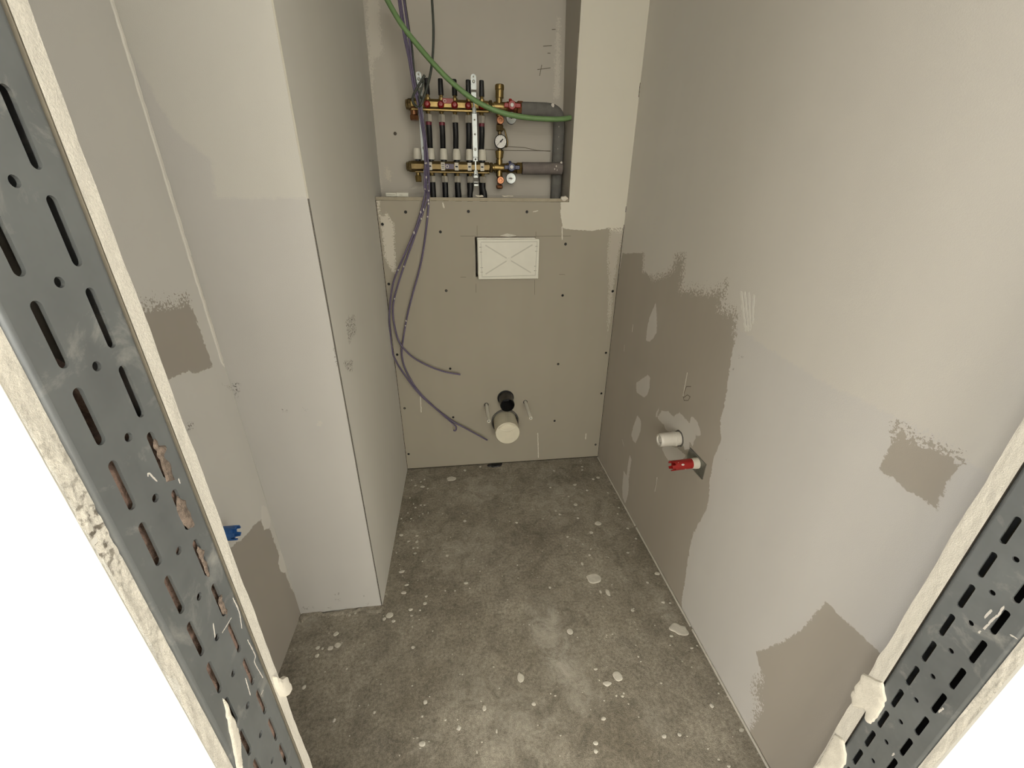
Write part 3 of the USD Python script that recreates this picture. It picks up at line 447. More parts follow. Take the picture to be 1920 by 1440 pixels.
for x, z in [(-0.1904, 1.1574), (0.0429, 1.1607), (0.2679, 1.1604), (-0.2796, 1.1148), (-0.0666, 1.088), (0.428, 1.0419), (-0.2814, 0.8935), (-0.0576, 0.8636), (0.4282, 0.8353), (0.6472, 0.8492), (-0.2804, 0.5953), (-0.06, 0.5214), (0.4267, 0.5234), (0.6471, 0.5694), (-0.275, 0.3365), (-0.0594, 0.2769), (0.4255, 0.2276), (0.6464, 0.3637), (-0.2807, 0.0894), (0.6455, 0.076)]:
    obj('screw', lathe([(0, .0055), (.0006, .0052), (.0002, .003), (.0001, 1e-5)], (x, YB, z), (0, -1, 0), 14), M_SCREW, wb)
for q, w in (([(-0.2, 0.3912), (-0.2031, 0.3117)], .0045), ([(0.345, 0.1643), (0.3531, 0.0198)], .0045), ([(0.5895, 0.1445), (0.5901, 0.113)], .006), ([(0.4092, 1.1073), (0.413, 1.0587)], .0045), ([(-0.0513, 1.1891), (-0.0478, 1.1733)], .006), ([(0.2922, 1.1606), (0.3109, 1.1649)], .004)):
    obj('plaster_drip', plate(jitter(LineString(q).buffer(w / 2), w * .1, .006, 1), .0008, BPP), M_SPLAT, wb)
obj('plaster_chip', blob([(0.159, 1.0741), (0.1905, 1.0829), (0.2341, 1.074), (0.1945, 1.0688)], .0012, .004, BPP, step=.003), M_SPLAT, wb)
for q in ([(0.0089, 1.0728), (0.0692, 1.0727)], [(0.3077, 1.0717), (0.4481, 1.073)], [(0.0021, 0.9171), (0.0647, 0.9155)], [(0.0644, 0.906), (0.063, 0.8534)], [(0.3058, 0.9027), (0.3086, 0.8408)], [(0.3055, 1.0888), (0.3061, 1.0702)], [(0.0741, 1.1105), (0.0729, 1.069)], [(0.4076, 0.9233), (0.4331, 0.9214)]):
    obj('pencil_mark', strip(q, .0014, .00015, BPP), M_PENCIL, wb)
for q in ([(0.3485, 1.7291), (0.3816, 1.7323)], [(0.3655, 1.7083), (0.3766, 1.7087)], [(0.3274, 1.6548), (0.3777, 1.6623)], [(0.3439, 1.6702), (0.3361, 1.6353)], [(0.3804, 1.7814), (0.3941, 1.783)], [(0.2086, 1.3949), (0.2783, 1.3928), (0.3252, 1.3846), (0.3843, 1.3817)], [(0.1223, 1.383), (0.2085, 1.3812), (0.3843, 1.3833)]):
    obj('pencil_mark', strip(q, .0024, .0005, NBP), M_PENCIL, wb)
obj('wall_plug', cyl((lambda p: (p[0], NBP(np.array([p[0]]), np.array([p[1]]), np.array([-.004]))[0][1], p[1]))([(-0.2216, 1.4293)][0]), (lambda p: (p[0], NBP(np.array([p[0]]), np.array([p[1]]), np.array([.0015]))[0][1], p[1]))([(-0.2216, 1.4293)][0]), .006), simple('wall_plug_grey', '#544c42', .8), wb)
# dark gaps between boards
M_GAP = simple('joint_shadow_gap', '#4a443a', .95)
obj('gap_seal', box(XP + .0001, XP + .0022, YB - .0008, YB + .006, .004, ZT), M_GAP, wb)
obj('gap_seal', box(XR - .0022, XR - .0001, YB - .0008, YB + .006, .004, 1.115), M_GAP, wb)
for k, q in enumerate(([(0.6591, 1.5837), (0.6612, 1.5414)], [(0.6616, 1.1823), (0.6622, 1.161)])):
    obj('gap_seal', box(XR - .002, XR - .0001, YB - .0006, YB + .004, q[1][1], q[0][1]), M_GAP, wb)
obj('gap_seal', box(XP, XR, YB + .001, YB + .010, -.001, .0065), M_GAP, wb)

ce = tag(obj('ceiling', box(-2.6, 2.6, -3.0, 2.05, ZC, ZC + .05), M_HALL), kind='structure')
tag(obj('wall_hall_back', cat([box(-2.6, 2.6, -3.05, -3.0, 0, ZC)]), M_HALL), kind='structure')
tag(obj('wall_hall_left', box(-2.65, -2.6, -3.0, .2, 0, ZC), M_HALL), kind='structure')
tag(obj('wall_hall_right', box(2.6, 2.65, -3.0, .2, 0, ZC), M_HALL), kind='structure')

# ---------------------------------------------------------------- the partition with its door opening
wf = struct('wall_front')
obj('outer_board', box(-2.6, JL - .0008, YO, YO + .0118, 0, ZC), M_FRONT, wf)
obj('outer_board', box(JR + .0008, 2.6, YO, YO + .0118, 0, ZC), M_FRONT, wf)
obj('head_board', box(JL, JR, YO, YI, ZD, ZC), M_HALL, wf)
obj('inner_board', box(XL, JL - .001, YI - .0125, YI, 0, ZC), M_PAPER, wf)
obj('inner_board', box(JR + .001, XR, YI - .0125, YI, 0, ZC), M_PAPER, wf)
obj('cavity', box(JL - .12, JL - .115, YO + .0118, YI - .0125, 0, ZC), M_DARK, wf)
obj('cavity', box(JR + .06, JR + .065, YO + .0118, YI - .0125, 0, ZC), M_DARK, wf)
def edge_mat(name, col, ink=0):
    N = {'g': ('geometry', {}), 'ae': ('attribute', {'attribute': 'paint'}), 'n': ('noise_texture', {'scale': 90, 'detail': 5, 'roughness': .7}), 'n2': ('noise_texture', {'scale': 600, 'detail': 4, 'roughness': .7}),
         's': ('math', {'math_type': 'multiply_add', 'value2': .004, 'value3': -.002}), 'a': ('math', {'math_type': 'add'}), 'k': ('map_range', {'from_min': -.0002, 'from_max': .0002, 'clamp': True}),
         'r': ('rgb_ramp', {'ramp': [(.3, [c * .86 for c in C(col)]), (.7, [c * 1.06 for c in C(col)])]}), 'm': ('mix_color', {'b': C('#d3cfc5')}),
         'ap': ('attribute', {'attribute': 'pits'}), 'kp': ('map_range', {'from_min': .50, 'from_max': .62, 'clamp': True}), 'np': ('noise_texture', {'scale': 210, 'detail': 3}), 'mp': ('math', {'math_type': 'multiply'}), 'm2': ('mix_color', {'b': C('#6f685d')}),
         'b': ('bump', {'strength': .8, 'distance': .001}), 'p': ('principled_bsdf', {'roughness': .95, 'specular_ior_level': .2})}
    L = [('g.position', 'n.vector'), ('g.position', 'n2.vector'), ('g.position', 'np.vector'), ('n.fac', 's.value1'), ('s.value', 'a.value1'), ('ae.fac', 'a.value2'), ('a.value', 'k.value'), ('n2.fac', 'r.fac'), ('r.color', 'm2.a'), ('np.fac', 'kp.value'), ('kp.result', 'mp.value1'), ('ap.fac', 'mp.value2'), ('mp.value', 'm2.fac'), ('m2.result', 'm.a'),
         ('k.result', 'm.fac'), ('m.result', 'p.base_color'), ('n2.fac', 'b.height'), ('b.normal', 'p.normal')]
    return usdkit.material(stage, LK + name, N, L, surface='p.BSDF')
M_EDGE = edge_mat('board_edge_gypsum', '#d3cdc0')
def board_edge(plane, y0, y1, seed, rough, paint_at=None, pits=(), bulge=()):
    ys = np.linspace(y0, y1, 14); zs = np.arange(.0, ZD + .001, .003); gy, gz = np.meshgrid(ys, zs, indexing='ij'); P = np.stack([gy.ravel(), gz.ravel()], 1)
    h = rough * (meshkit.fbm(np.c_[P * (160, 60), np.full(len(P), seed)], 4, seed) - .5) * 2 * np.clip(np.minimum(P[:, 0] - y0, y1 - P[:, 0]) / .002, .15, 1)
    Y = P[:, 0].copy(); e = .0016 * (meshkit.fbm(np.c_[np.zeros(len(P)), P[:, 1] * 22, np.full(len(P), seed + 5)], 3, seed) - .5) * 2
    far = y1 if seed % 2 == 0 else y0
    Y += e * np.clip(1 - abs(P[:, 0] - far) / .006, 0, 1) * (1 if seed % 2 == 0 else 0)
    pit = np.zeros(len(P))
    for (pz, pr, am) in pits:
        pit = np.maximum(pit, am * np.exp(-((P[:, 1] - pz) / pr) ** 2))
    h = h - pit * .0007 * (meshkit.noise(np.c_[P * (330, 200), np.zeros(len(P))]) > .6)
    pa = np.full(len(P), -.05) if paint_at is None else paint_at(P[:, 1]) - P[:, 0]
    nz = len(zs); i, j = np.meshgrid(np.arange(13), np.arange(nz - 1), indexing='ij'); a = (i * nz + j).ravel()
    F = np.vstack([np.c_[a, a + nz, a + nz + 1], np.c_[a, a + nz + 1, a + 1]])
    X = plane(Y, P[:, 1], h); n = plane(P[:1, 0], P[:1, 1], np.ones(1)) - plane(P[:1, 0], P[:1, 1], np.zeros(1))
    if np.cross(X[F[0, 1]] - X[F[0, 0]], X[F[0, 2]] - X[F[0, 0]]) @ n[0] < 0: F = F[:, ::-1]
    return obj('board_edge', trimesh.Trimesh(X, F, process=False), M_EDGE, wf, smooth=True, prim={'paint': pa, 'pits': pit})
nzf = lambda s, a: (lambda z: YO + .0006 + a * (meshkit.fbm(np.c_[z * 26, z * 0 + s, z * 0], 4, s) - .45) * 2 + .004 * np.exp(-((z - .875) / .012) ** 2) * (s == 3))
board_edge(LJP, YI - .0125, YI, 2, .0006)
board_edge(LJP, YO, YO + .0118, 3, .0011, nzf(3, .0016), pits=[(1.02, .04, 1.0), (1.075, .02, .35), (.93, .03, .35)])
board_edge(RJP, YI - .0155, YI + .003, 4, .0007)
board_edge(RJP, YO + .002, YO + .0118, 5, .0011, nzf(5, .0012), pits=[(.68, .05, .25)])

def stud(name, label, plane, y0, y1, X, sgn, phase, pitch, z0=.0, z1=ZD + .1):
    t = thing(name, label, 'steel stud')
    w = y1 - y0; R = .005; yc = (y0 + y1) / 2; hs = []
    k0 = int((0.06 - phase) / pitch) - 1
    for k in range(k0, int((z1 - phase) / pitch) + 1):
        zc = phase + k * pitch
        if zc < .05 or zc > z1 - .05: continue
        for yy in (y0 + w * .27, y0 + w * .725):
            hs.append(LineString([(yy, zc - .0155), (yy, zc + .0155)]).buffer(.0033, quad_segs=5))
        hs.append(Point(yc + .0008, zc + pitch / 2).buffer(.0031, quad_segs=4))
    web = Polygon([(y0 + R, z0), (y1 - R, z0), (y1 - R, z1), (y0 + R, z1)]).difference(shapely.union_all(hs))
    obj('web', plate(web, .002, plane, -.002), M_STEEL, t, smooth=False)
    for s, ye in ((1, y0), (-1, y1)):
        th = np.linspace(0, math.pi / 2, 7); pr = [(ye + s * (R - R * math.sin(a)), -(R - R * math.cos(a))) for a in th] + [(ye, -.045), (ye + s * .002, -.045)]
        pr += [(ye + s * (R - (R - .002) * math.sin(a)), -(R - (R - .002) * math.cos(a))) for a in th[::-1]]
        m = trimesh.creation.extrude_polygon(Polygon(pr).buffer(0), z1 - z0, engine='earcut'); v = m.vertices
        m = trimesh.Trimesh(plane(v[:, 0], v[:, 2] + z0, v[:, 1]), m.faces, process=False)
        if m.volume < 0: m.invert()
        obj('flange', m, M_STEEL, t, smooth=35)
    return t
sl = stud('steel_stud', 'slotted grey steel stud in the left door jamb, brown filling behind its lower slots', LJP, .2172, .2928, JL, 1, 1.2316, .0498)
sr = stud('steel_stud', 'slotted grey steel stud in the right door jamb, black slots, at lower right', RJP, .2165, .2905, JR, -1, .7165, .0521)
# mineral wool behind the left stud, dried foam squeezed out of its slots
gy, gz = np.meshgrid(np.linspace(.222, .288, 23), np.linspace(.2, 1.11, 260), indexing='ij'); P = np.stack([gy.ravel(), gz.ravel()], 1)
hh = -.0065 + .010 * (meshkit.fbm(np.c_[P * 75, P[:, :1] * 0], 4, 8) - .5) + .003 * np.clip((P[:, 0] - .24) / .04, 0, 1) - .05 * np.clip((P[:, 1] - 1.04) / .07, 0, 1)
hh = np.minimum(hh, -.0035)
i, j = np.meshgrid(np.arange(22), np.arange(259), indexing='ij'); a = (i * 260 + j).ravel()
obj('mineral_wool', trimesh.Trimesh(LJP(P[:, 0], P[:, 1], hh), np.vstack([np.c_[a, a + 260, a + 261], np.c_[a, a + 261, a + 1]]), process=False), M_WOOL, wf, smooth=True)
for k, q in enumerate(([(0.2742, 1.046), (0.2766, 1.0427), (0.2765, 1.0381), (0.2815, 1.0359), (0.281, 1.0314), (0.2777, 1.0287), (0.2788, 1.0212), (0.2776, 1.014), (0.2776, 1.0079), (0.2732, 1.0083), (0.2696, 1.01), (0.2704, 1.0173), (0.2699, 1.0255), (0.2698, 1.0322), (0.2702, 1.0385), (0.2707, 1.0437)], [(0.2736, 0.9966), (0.2766, 0.992), (0.2791, 0.9835), (0.2788, 0.9748), (0.2787, 0.9636), (0.2776, 0.9588), (0.2704, 0.9646), (0.2671, 0.9744), (0.2675, 0.9827), (0.2696, 0.9916)],
    [(0.273, 0.9466), (0.2762, 0.9369), (0.2761, 0.9237), (0.2729, 0.9081), (0.2696, 0.912), (0.2697, 0.9281), (0.2699, 0.9409)], [(0.2741, 0.8895), (0.2758, 0.8784), (0.2747, 0.8615), (0.2706, 0.8578), (0.2689, 0.8694), (0.2703, 0.8826)])):
    obj('foam_lump', blob(jitter(Polygon(q).buffer(0).buffer(-.0007), .0010, .0035, k), 0.0014, .0035, LJP, step=.0018, seed=k, rough=.9), M_FOAM, sl)
for k, q in enumerate(([(0.2359, 0.8078), (0.238, 0.7987), (0.2373, 0.7842), (0.2369, 0.7697), (0.2352, 0.7526), (0.2305, 0.7393), (0.2238, 0.7184), (0.2189, 0.7303), (0.2236, 0.7503), (0.2282, 0.7721), (0.2315, 0.787)],)):
    obj('plaster_smear', blob(jitter(q, .0005, .004, k), .0016, .002, LJP, step=.0025, seed=k), M_GYPR, sl)
for q in ([(0.2569, 1.0251), (0.2589, 1.0267), (0.2606, 1.0213), (0.2622, 1.0166)], [(0.2653, 0.7844), (0.2639, 0.7715), (0.2629, 0.7619)], [(0.2744, 0.7407), (0.2795, 0.7398)], [(0.2804, 1.0048), (0.2805, 1.0015)], [(0.2868, 0.8669), (0.2876, 0.8469), (0.2833, 0.8292)], [(0.2845, 0.811), (0.2863, 0.7846), (0.2823, 0.7801), (0.2849, 0.7505)], [(0.2573, 0.8738), (0.2537, 0.8611)], [(0.2617, 0.8548), (0.277, 0.8537)]):
    obj('paint_scrape', plate(jitter(LineString(spline(np.array(q), 6) if len(q) > 2 else q).buffer(.00042), .00014, .0016, 3), .0003, LJP), M_SPECK, sl)
for q in ([(0.2468, 0.7757), (0.2477, 0.7615)], [(0.2409, 0.7887), (0.2403, 0.7759), (0.2418, 0.7665), (0.2429, 0.7485)], [(0.2443, 0.7397), (0.2441, 0.7423)], [(0.231, 0.6124), (0.232, 0.6021)], [(0.2415, 0.4798), (0.2419, 0.4738)], [(0.2242, 0.765), (0.22, 0.7658)]):
    obj('paint_scrape', plate(jitter(LineString(q).buffer(.0009), .0002, .002, 3), .0004, RJP), M_SPECK, sr)
for k, q in enumerate(([(0.3145, 0.5423), (0.2913, 0.5606), (0.2853, 0.553), (0.2778, 0.5435), (0.2751, 0.5251), (0.2758, 0.5086), (0.2776, 0.48), (0.2836, 0.4754), (0.2893, 0.4817), (0.2908, 0.4933), (0.3052, 0.4728), (0.3149, 0.4864)], [(0.3065, 0.3923), (0.2941, 0.4014), (0.2822, 0.3852), (0.2767, 0.3692), (0.2767, 0.3467), (0.3054, 0.2764)])):
    obj('plaster_lump', blob(jitter(q, .0008, .005, k), .0035, .004, RJP, step=.0025, seed=k), M_GYPR, wf)
obj('plaster_lump', blob(jitter([(0.297, 0.7318), (0.3059, 0.7139), (0.3141, 0.7036), (0.317, 0.6865), (0.3145, 0.6747), (0.3072, 0.6772), (0.2973, 0.6957), (0.295, 0.7153)], .0006, .005, 5), .005, .004, LJP, step=.0025, seed=6), M_GYPR, wf)

# ---------------------------------------------------------------- sanitary rough-in on the boxing
t = thing('flush_plate_cover', 'white plastic protective cover with raised X ribs in the boxing cut-out', 'cover')
cx0, cx1, cz0, cz1 = .0735, .3175, .9100, 1.0630
obj('housing', cbox(.0725, .3020, YB - .012, YB + .05, .920, 1.068, .0015), M_WHITE, t)
obj('front_panel', cbox(cx0, cx1, YB - .020, YB - .0122, cz0, cz1, .0016), M_WHITE, t)
YF = YB - .020
fp = lambda u, v, h: np.stack([u, YF - h, v], -1)
fx = lambda a: cx0 + (cx1 - cx0) * (a - 365) / (1612 - 365)
fz2 = lambda b: cz1 - (cz1 - cz0) * (b - 292) / (1100 - 292)
rib = lambda pts, w=.0022, h=.0011: strip([(fx(a), fz2(b)) for a, b in pts], w, h, fp)
for pts in ([(520, 410), (945, 670)], [(1470, 405), (1035, 660)], [(515, 990), (945, 725)], [(1450, 970), (1035, 720)]):
    obj('rib', rib(pts, .0046), M_RIB, t)
obj('boss', cyl((fx(990), YF, fz2(695)), (fx(990), YF - .0015, fz2(695)), .006, 20, .0005), M_WHITE, t)
obj('border_groove', rib([(430, 365), (440, 1048), (1545, 1030), (1565, 345), (430, 350)], .0030, .0008), M_RIB, t)
for a, b in ((425, 447), (430, 547), (437, 857), (437, 950), (1555, 437), (1552, 533), (1540, 838), (1540, 933)):
    obj('clip_slot', box(fx(a) - .0045, fx(a) + .0045, YF - .0007, YF + .001, fz2(b) - .0009, fz2(b) + .0009), simple('clip_dark', '#6b675c', .6) if a == 425 and b == 447 else LK + 'clip_dark', t)

t = thing('flush_pipe', 'black open-ended plastic flush pipe above the capped drain', 'pipe')
obj('tube', pipe((.1863, YB + .05, .3646), (.1863, 1.604, .3646), .0325, .0300), M_DRAIN, t)
obj('bottom', cyl((.1863, YB + .02, .3646), (.1863, YB + .03, .3646), .030), M_BLACK, t)
obj('collar', lathe([(0, .033), (.004, .0335), (.004, .0375), (-.01, .038)], (.1863, YB + .001, .3646), (0, -1, 0), 32), M_BLACK, t)
t = thing('drain_pipe', 'large cream-capped toilet drain pipe with dark grey collar low on the boxing', 'drain pipe')
prof = [(0, .0555), (.112, .0555)]
obj('collar', lathe([(-.02, .0655), (.003, .0655), (.005, .064), (.005, .0600), (-.02, .0600)], (.1839, YB, .2399), (0, -1, 0), 40), M_GREYC, t)
obj('sleeve', lathe([(-.04, .0560), (.1085, .0553), (.1110, .0535), (.1113, .0515)], (.1839, YB, .2399), (0, -1, 0), 40), M_CREAM, t)
# end cap: shallow cup with a raised lip across its upper part
rr = np.linspace(0, 1, 13); tt = np.linspace(0, 2 * math.pi, 48, endpoint=False); V = []; 
for q in rr:
    for a in tt:
        u, v = q * math.cos(a), q * math.sin(a)
        d = v - (.30 + .55 * (u + .1) ** 2)
        dep = .017 * np.clip(d / .45, 0, 1) * np.clip((1 - q) / .15, 0, 1) - .0030 * math.exp(-(d / .08) ** 2) * (abs(u) < .8)
        V.append((.1839 + .0515 * u, YB - .1113 + dep, .2399 + .0515 * v))
F = []
for i in range(12):
    for k in range(48):
        a, b = i * 48 + k, i * 48 + (k + 1) % 48; F += [(a, b + 48, b), (a, a + 48, b + 48)]
m = trimesh.Trimesh(np.array(V), np.array(F), process=False)
m.faces = m.faces[:, ::-1] if m.face_normals[-1][1] > 0 else m.faces
obj('end_cap', m, M_CREAM, t, smooth=60)
for k, (x, z) in enumerate(rods):
    t = thing('mounting_rod', ('left white-sleeved mounting rod of the drain, nearer the violet cables', 'right white-sleeved mounting rod beside the drain, nearer the right wall')[k], 'rod', group='toilet mounting rods')
    obj('sleeve', pipe((x, YB + .02, z), (x, 1.523, z), .0072, .0045, 18), M_RODW, t)
    obj('rod', cyl((x, YB + .02, z), (x, 1.5245 + .004, z), .0042, 12), M_PLATE, t)
    obj('grommet', lathe([(0, .0078), (.001, .0080), (.001, .0102), (-.008, .0104)], (x, YB + .001, z), (0, -1, 0), 20), M_DRAIN, t)
tag(obj('rubber_scrap', blob(jitter([(0.0922, 1.67), (0.1173, 1.6796), (0.1723, 1.6775), (0.1618, 1.6581), (0.1366, 1.6487), (0.1151, 1.6511)], .002, .006, 2), .006, .006, lambda u, v, h: FLP(u, v, h), step=.004), M_BLACK), 'small black scrap on the screed against the foot of the boxing', 'scrap')

# right wall: capped waste pipe and red water outlet
yw, zw = 1.0234, .519
t = thing('waste_pipe_cap', 'milky white capped basin waste pipe sticking out of the right wall', 'waste pipe')
obj('sleeve', lathe([(-.02, .0222), (.012, .0222), (.013, .0240), (.018, .0240), (.020, .0222), (.058, .0218), (.063, .0210), (.066, .0190)], (XR, yw, zw), (-1, .0, -.03), 32), M_CLEARW, t)
obj('end_cap', lathe([(0.0655, .0192), (.0660, .015), (.0625, .013), (.0620, .007), (.0640, .005), (.0640, 1e-5)], (XR, yw, zw), (-1, .0, -.03), 32), M_CLEARW, t)
obj('collar', blob(jitter(Point(yw, zw).buffer(.0275), 0.001, .006, 3), .0015, .002, RWP, step=.004), M_GREYC, t)
t = thing('water_outlet', 'red crown plug on a steel mounting plate on the right wall', 'water outlet')
pl = Polygon([(.8695, .5290), (.9560, .5290), (.9610, .4990), (.9560, .4760), (.8700, .4755)]).buffer(-.002).buffer(.002)
pl = pl.difference(Point(.879, .4815).buffer(.0024)).difference(Point(.948, .522).buffer(.0024))
obj('mounting_plate', plate(pl, .002, RWP, .0005), M_PLATE, t)
ya, za = .9066, .508
obj('fitting', lathe([(0, .0165), (.010, .0165), (.012, .0155), (.020, .0150), (.020, 1e-5)], (XR - .002, ya, za), (-1, 0, 0), 28), M_OFFW, t)
def crown(p0, d, r, L, teeth, seg=72, deep=.010):
    u, v, d = frame(d); p0 = np.asarray(p0, float); tt = np.linspace(0, 2 * math.pi, seg, endpoint=False)
    top = np.where((np.arange(seg) * teeth * 2 // seg) % 2 == 0, L, L - deep); V = []
    for rad, s in ((r, np.zeros(seg)), (r, top), (r - .003, top), (r - .003, np.full(seg, L * .45))):
        V.append(p0 + d * s[:, None] + rad * (np.cos(tt)[:, None] * u + np.sin(tt)[:, None] * v))
    V.append(p0[None] + d * L * .45); V = np.vstack(V); F = []
    for i in range(3):
        for k in range(seg):
            a, b = i * seg + k, i * seg + (k + 1) % seg; F += [(a, b, b + seg), (a, b + seg, a + seg)]
    for k in range(seg): F.append((4 * seg, 3 * seg + k, 3 * seg + (k + 1) % seg))
    return trimesh.Trimesh(V, np.array(F), process=False)
obj('plug', crown((XR - .0205, ya, za), (-1, 0, -.06), .0148, .064, 5), M_RED, t, smooth=40)
for dx, a, q in ((.034, 2.2, .0030), (.024, 1.1, .0012), (.046, 2.7, .0009)):
    pp = (XR - .0205 - dx, ya - .0148 * math.sin(a), za - .06 * dx - .0148 * math.cos(a))
    s = trimesh.creation.icosphere(2, 1.0); s.apply_scale((q * 1.6, q * .8 if a < 2 else q * .9, q)); s.apply_translation(pp); obj('paint_speck', s, M_SPECK, t, smooth=True)
t = thing('water_outlet', 'blue crown plug on the left wall, half hidden by the left door jamb', 'water outlet')
obj('fitting', lathe([(0, .0165), (.012, .0165), (.014, .0155), (.020, .0150), (.020, 1e-5)], (XL, .730, .545), (1, 0, 0), 28), M_OFFW, t)
obj('plug', crown((XL + .018, .730, .545), (1, 0, 0), .0155, .030, 5, deep=.009), M_BLUE, t, smooth=40)

# ---------------------------------------------------------------- underfloor heating manifold in the niche
YM = 1.77
mf = thing('heating_manifold', 'brass underfloor heating manifold with two rails on the back of the niche', 'manifold')
xs = [-.0885, -.0405, .008, .0570, .1050]
def rail(z, x0, x1, r):
    pr = [(-r * .62, -r), (r * .62, -r), (r, -r * .45), (r, r * .45), (r * .62, r), (-r * .62, r), (-r, r * .45), (-r, -r * .45)]
    m = trimesh.creation.extrude_polygon(Polygon(pr).buffer(-.001).buffer(.001, quad_segs=2), x1 - x0, engine='earcut'); v = m.vertices
    m = trimesh.Trimesh(np.c_[v[:, 2] + x0, YM + v[:, 0], z + v[:, 1]], m.faces, process=False)
    if m.volume < 0: m.invert()
    return m
ur = obj('upper_rail', rail(1.511, -.146, .130, .017), M_BRASS, mf)
lr = obj('lower_rail', rail(1.314, -.162, .130, .0185), M_BRASSD, mf)
obj('rail_flange', cbox(-.146, .130, YM - .022, YM - .010, 1.4905, 1.4965, .001), M_BRASS, ur)
obj('rail_flange', cbox(-.150, .130, YM - .023, YM - .010, 1.2930, 1.2985, .001), M_BRASSD, lr)
for z, x, q in ((1.511, -.146, ur), (1.314, -.162, lr)):
    obj('end_plug', cat([lathe([(0, .015), (.004, .0185), (.012, .0185), (.014, .016), (.020, .0155), (.022, .013), (.022, 1e-5)], (x + .002, YM, z), (-1, 0, 0), 8)]), M_BRASSD, q)
for k, x in enumerate(xs):
    y = YM - .004
    f = obj('flow_meter', lathe([(0, 1e-5), (0, .0088), (.002, .0095), (.040, .0085), (.046, .0085), (.048, .0075), (.048, 1e-5)], (x + .002, y, 1.541), (0, 0, 1), 18), M_BLACK, ur)
    obj('flow_meter_stem', lathe([(0, .0090), (.008, .0090), (.009, .0062), (.017, .0062)], (x + .002, y, 1.525), (0, 0, 1), 12), M_BRASS, ur)
    obj('lockshield_knob', lathe([(0, .0095), (.004, .0115), (.012, .0118), (.018, .0100), (.022, .006), (.0225, 1e-5)], (x, YM - .015, 1.509), (0, -1, 0), 16), M_RED2, ur)
    obj('pipe_connector', cat([lathe([(0, .0085), (.006, .0085), (.006, .0065), (.012, .0065)], (x, y, 1.494), (0, 0, -1), 12)]), M_BRASS, ur)
    obj('pipe_nut', hexnut((x, y, 1.483), (x, y, 1.458), .0135), M_NICKEL, ur)
    obj('pipe_connector', lathe([(0, .0085), (.006, .0085), (.006, .0065), (.013, .0065)], (x, y, 1.296), (0, 0, -1), 12), M_BRASS, lr)
    obj('pipe_nut', hexnut((x, y, 1.284), (x, y, 1.261), .0135), M_NICKEL, lr)
for k, x in enumerate([-.1375] + xs):
    y = YM - .004
    obj('valve_cap', lathe([(0, .0145), (.003, .0155), (.024, .0150), (.034, .0140), (.037, .0120), (.037, 1e-5)], (x, y, 1.3375), (0, 0, 1), 24), M_OFFW, lr)
    obj('valve_ring', lathe([(0, .0105), (.006, .0105)], (x, y, 1.3315), (0, 0, 1), 20), M_BLACK, lr)
obj('plug_fitting', cat([cyl((-.140, YM - .004, 1.298), (-.140, YM - .004, 1.284), .0085, 16), hexnut((-.140, YM - .004, 1.284), (-.140, YM - .004, 1.262), .0125)]), M_BRASS, lr)
obj('drain_elbow', cat([cyl((-.138, YM - .006, 1.500), (-.138, YM - .006, 1.478), .0130, 20), hexnut((-.138, YM - .006, 1.478), (-.138, YM - .006, 1.462), .0165)]), M_COPPER, ur)
YS = YM - .0186
for k, (x, txt) in enumerate(zip([-.093, -.045, .006, .055, .103], ('4', 'III', '2', '1', 'I'))):
    st = obj('circuit_sticker', cbox(x - .0075, x + .0075, YS - .0012, YS + .001, 1.3015, 1.3285, .0004), M_STICK, lr)
    if txt == 'III': mk = cat([box(x - .005, x + .005, YS - .0016, YS - .001, 1.3145 + d, 1.3165 + d) for d in (-.006, 0, .006)])
    else: mk = box(x - .0045, x + .0045, YS - .0016, YS - .001, 1.3125, 1.3175)
    obj('sticker_print', mk, M_INK, lr)
obj('circuit_sticker', cbox(-.037, -.004, YS - .0012, YS + .001, 1.306, 1.324, .0004), M_PURPLE, lr)
obj('sticker_print', lathe([(0, .0060), (.0004, .0060), (.0004, .0040), (0, .0040)], (-.029, YS - .0012, 1.315), (0, -1, 0), 20), M_STICK, lr)
obj('circuit_sticker', cbox(-.034, .004, YM - .0182, YM - .016, 1.514, 1.530, .0004), M_RED2, ur)
obj('sticker_print', lathe([(0, .0050), (.0004, .0050), (.0004, .0034), (0, .0034)], (-.026, YM - .0182, 1.522), (0, -1, 0), 20), M_STICK, ur)
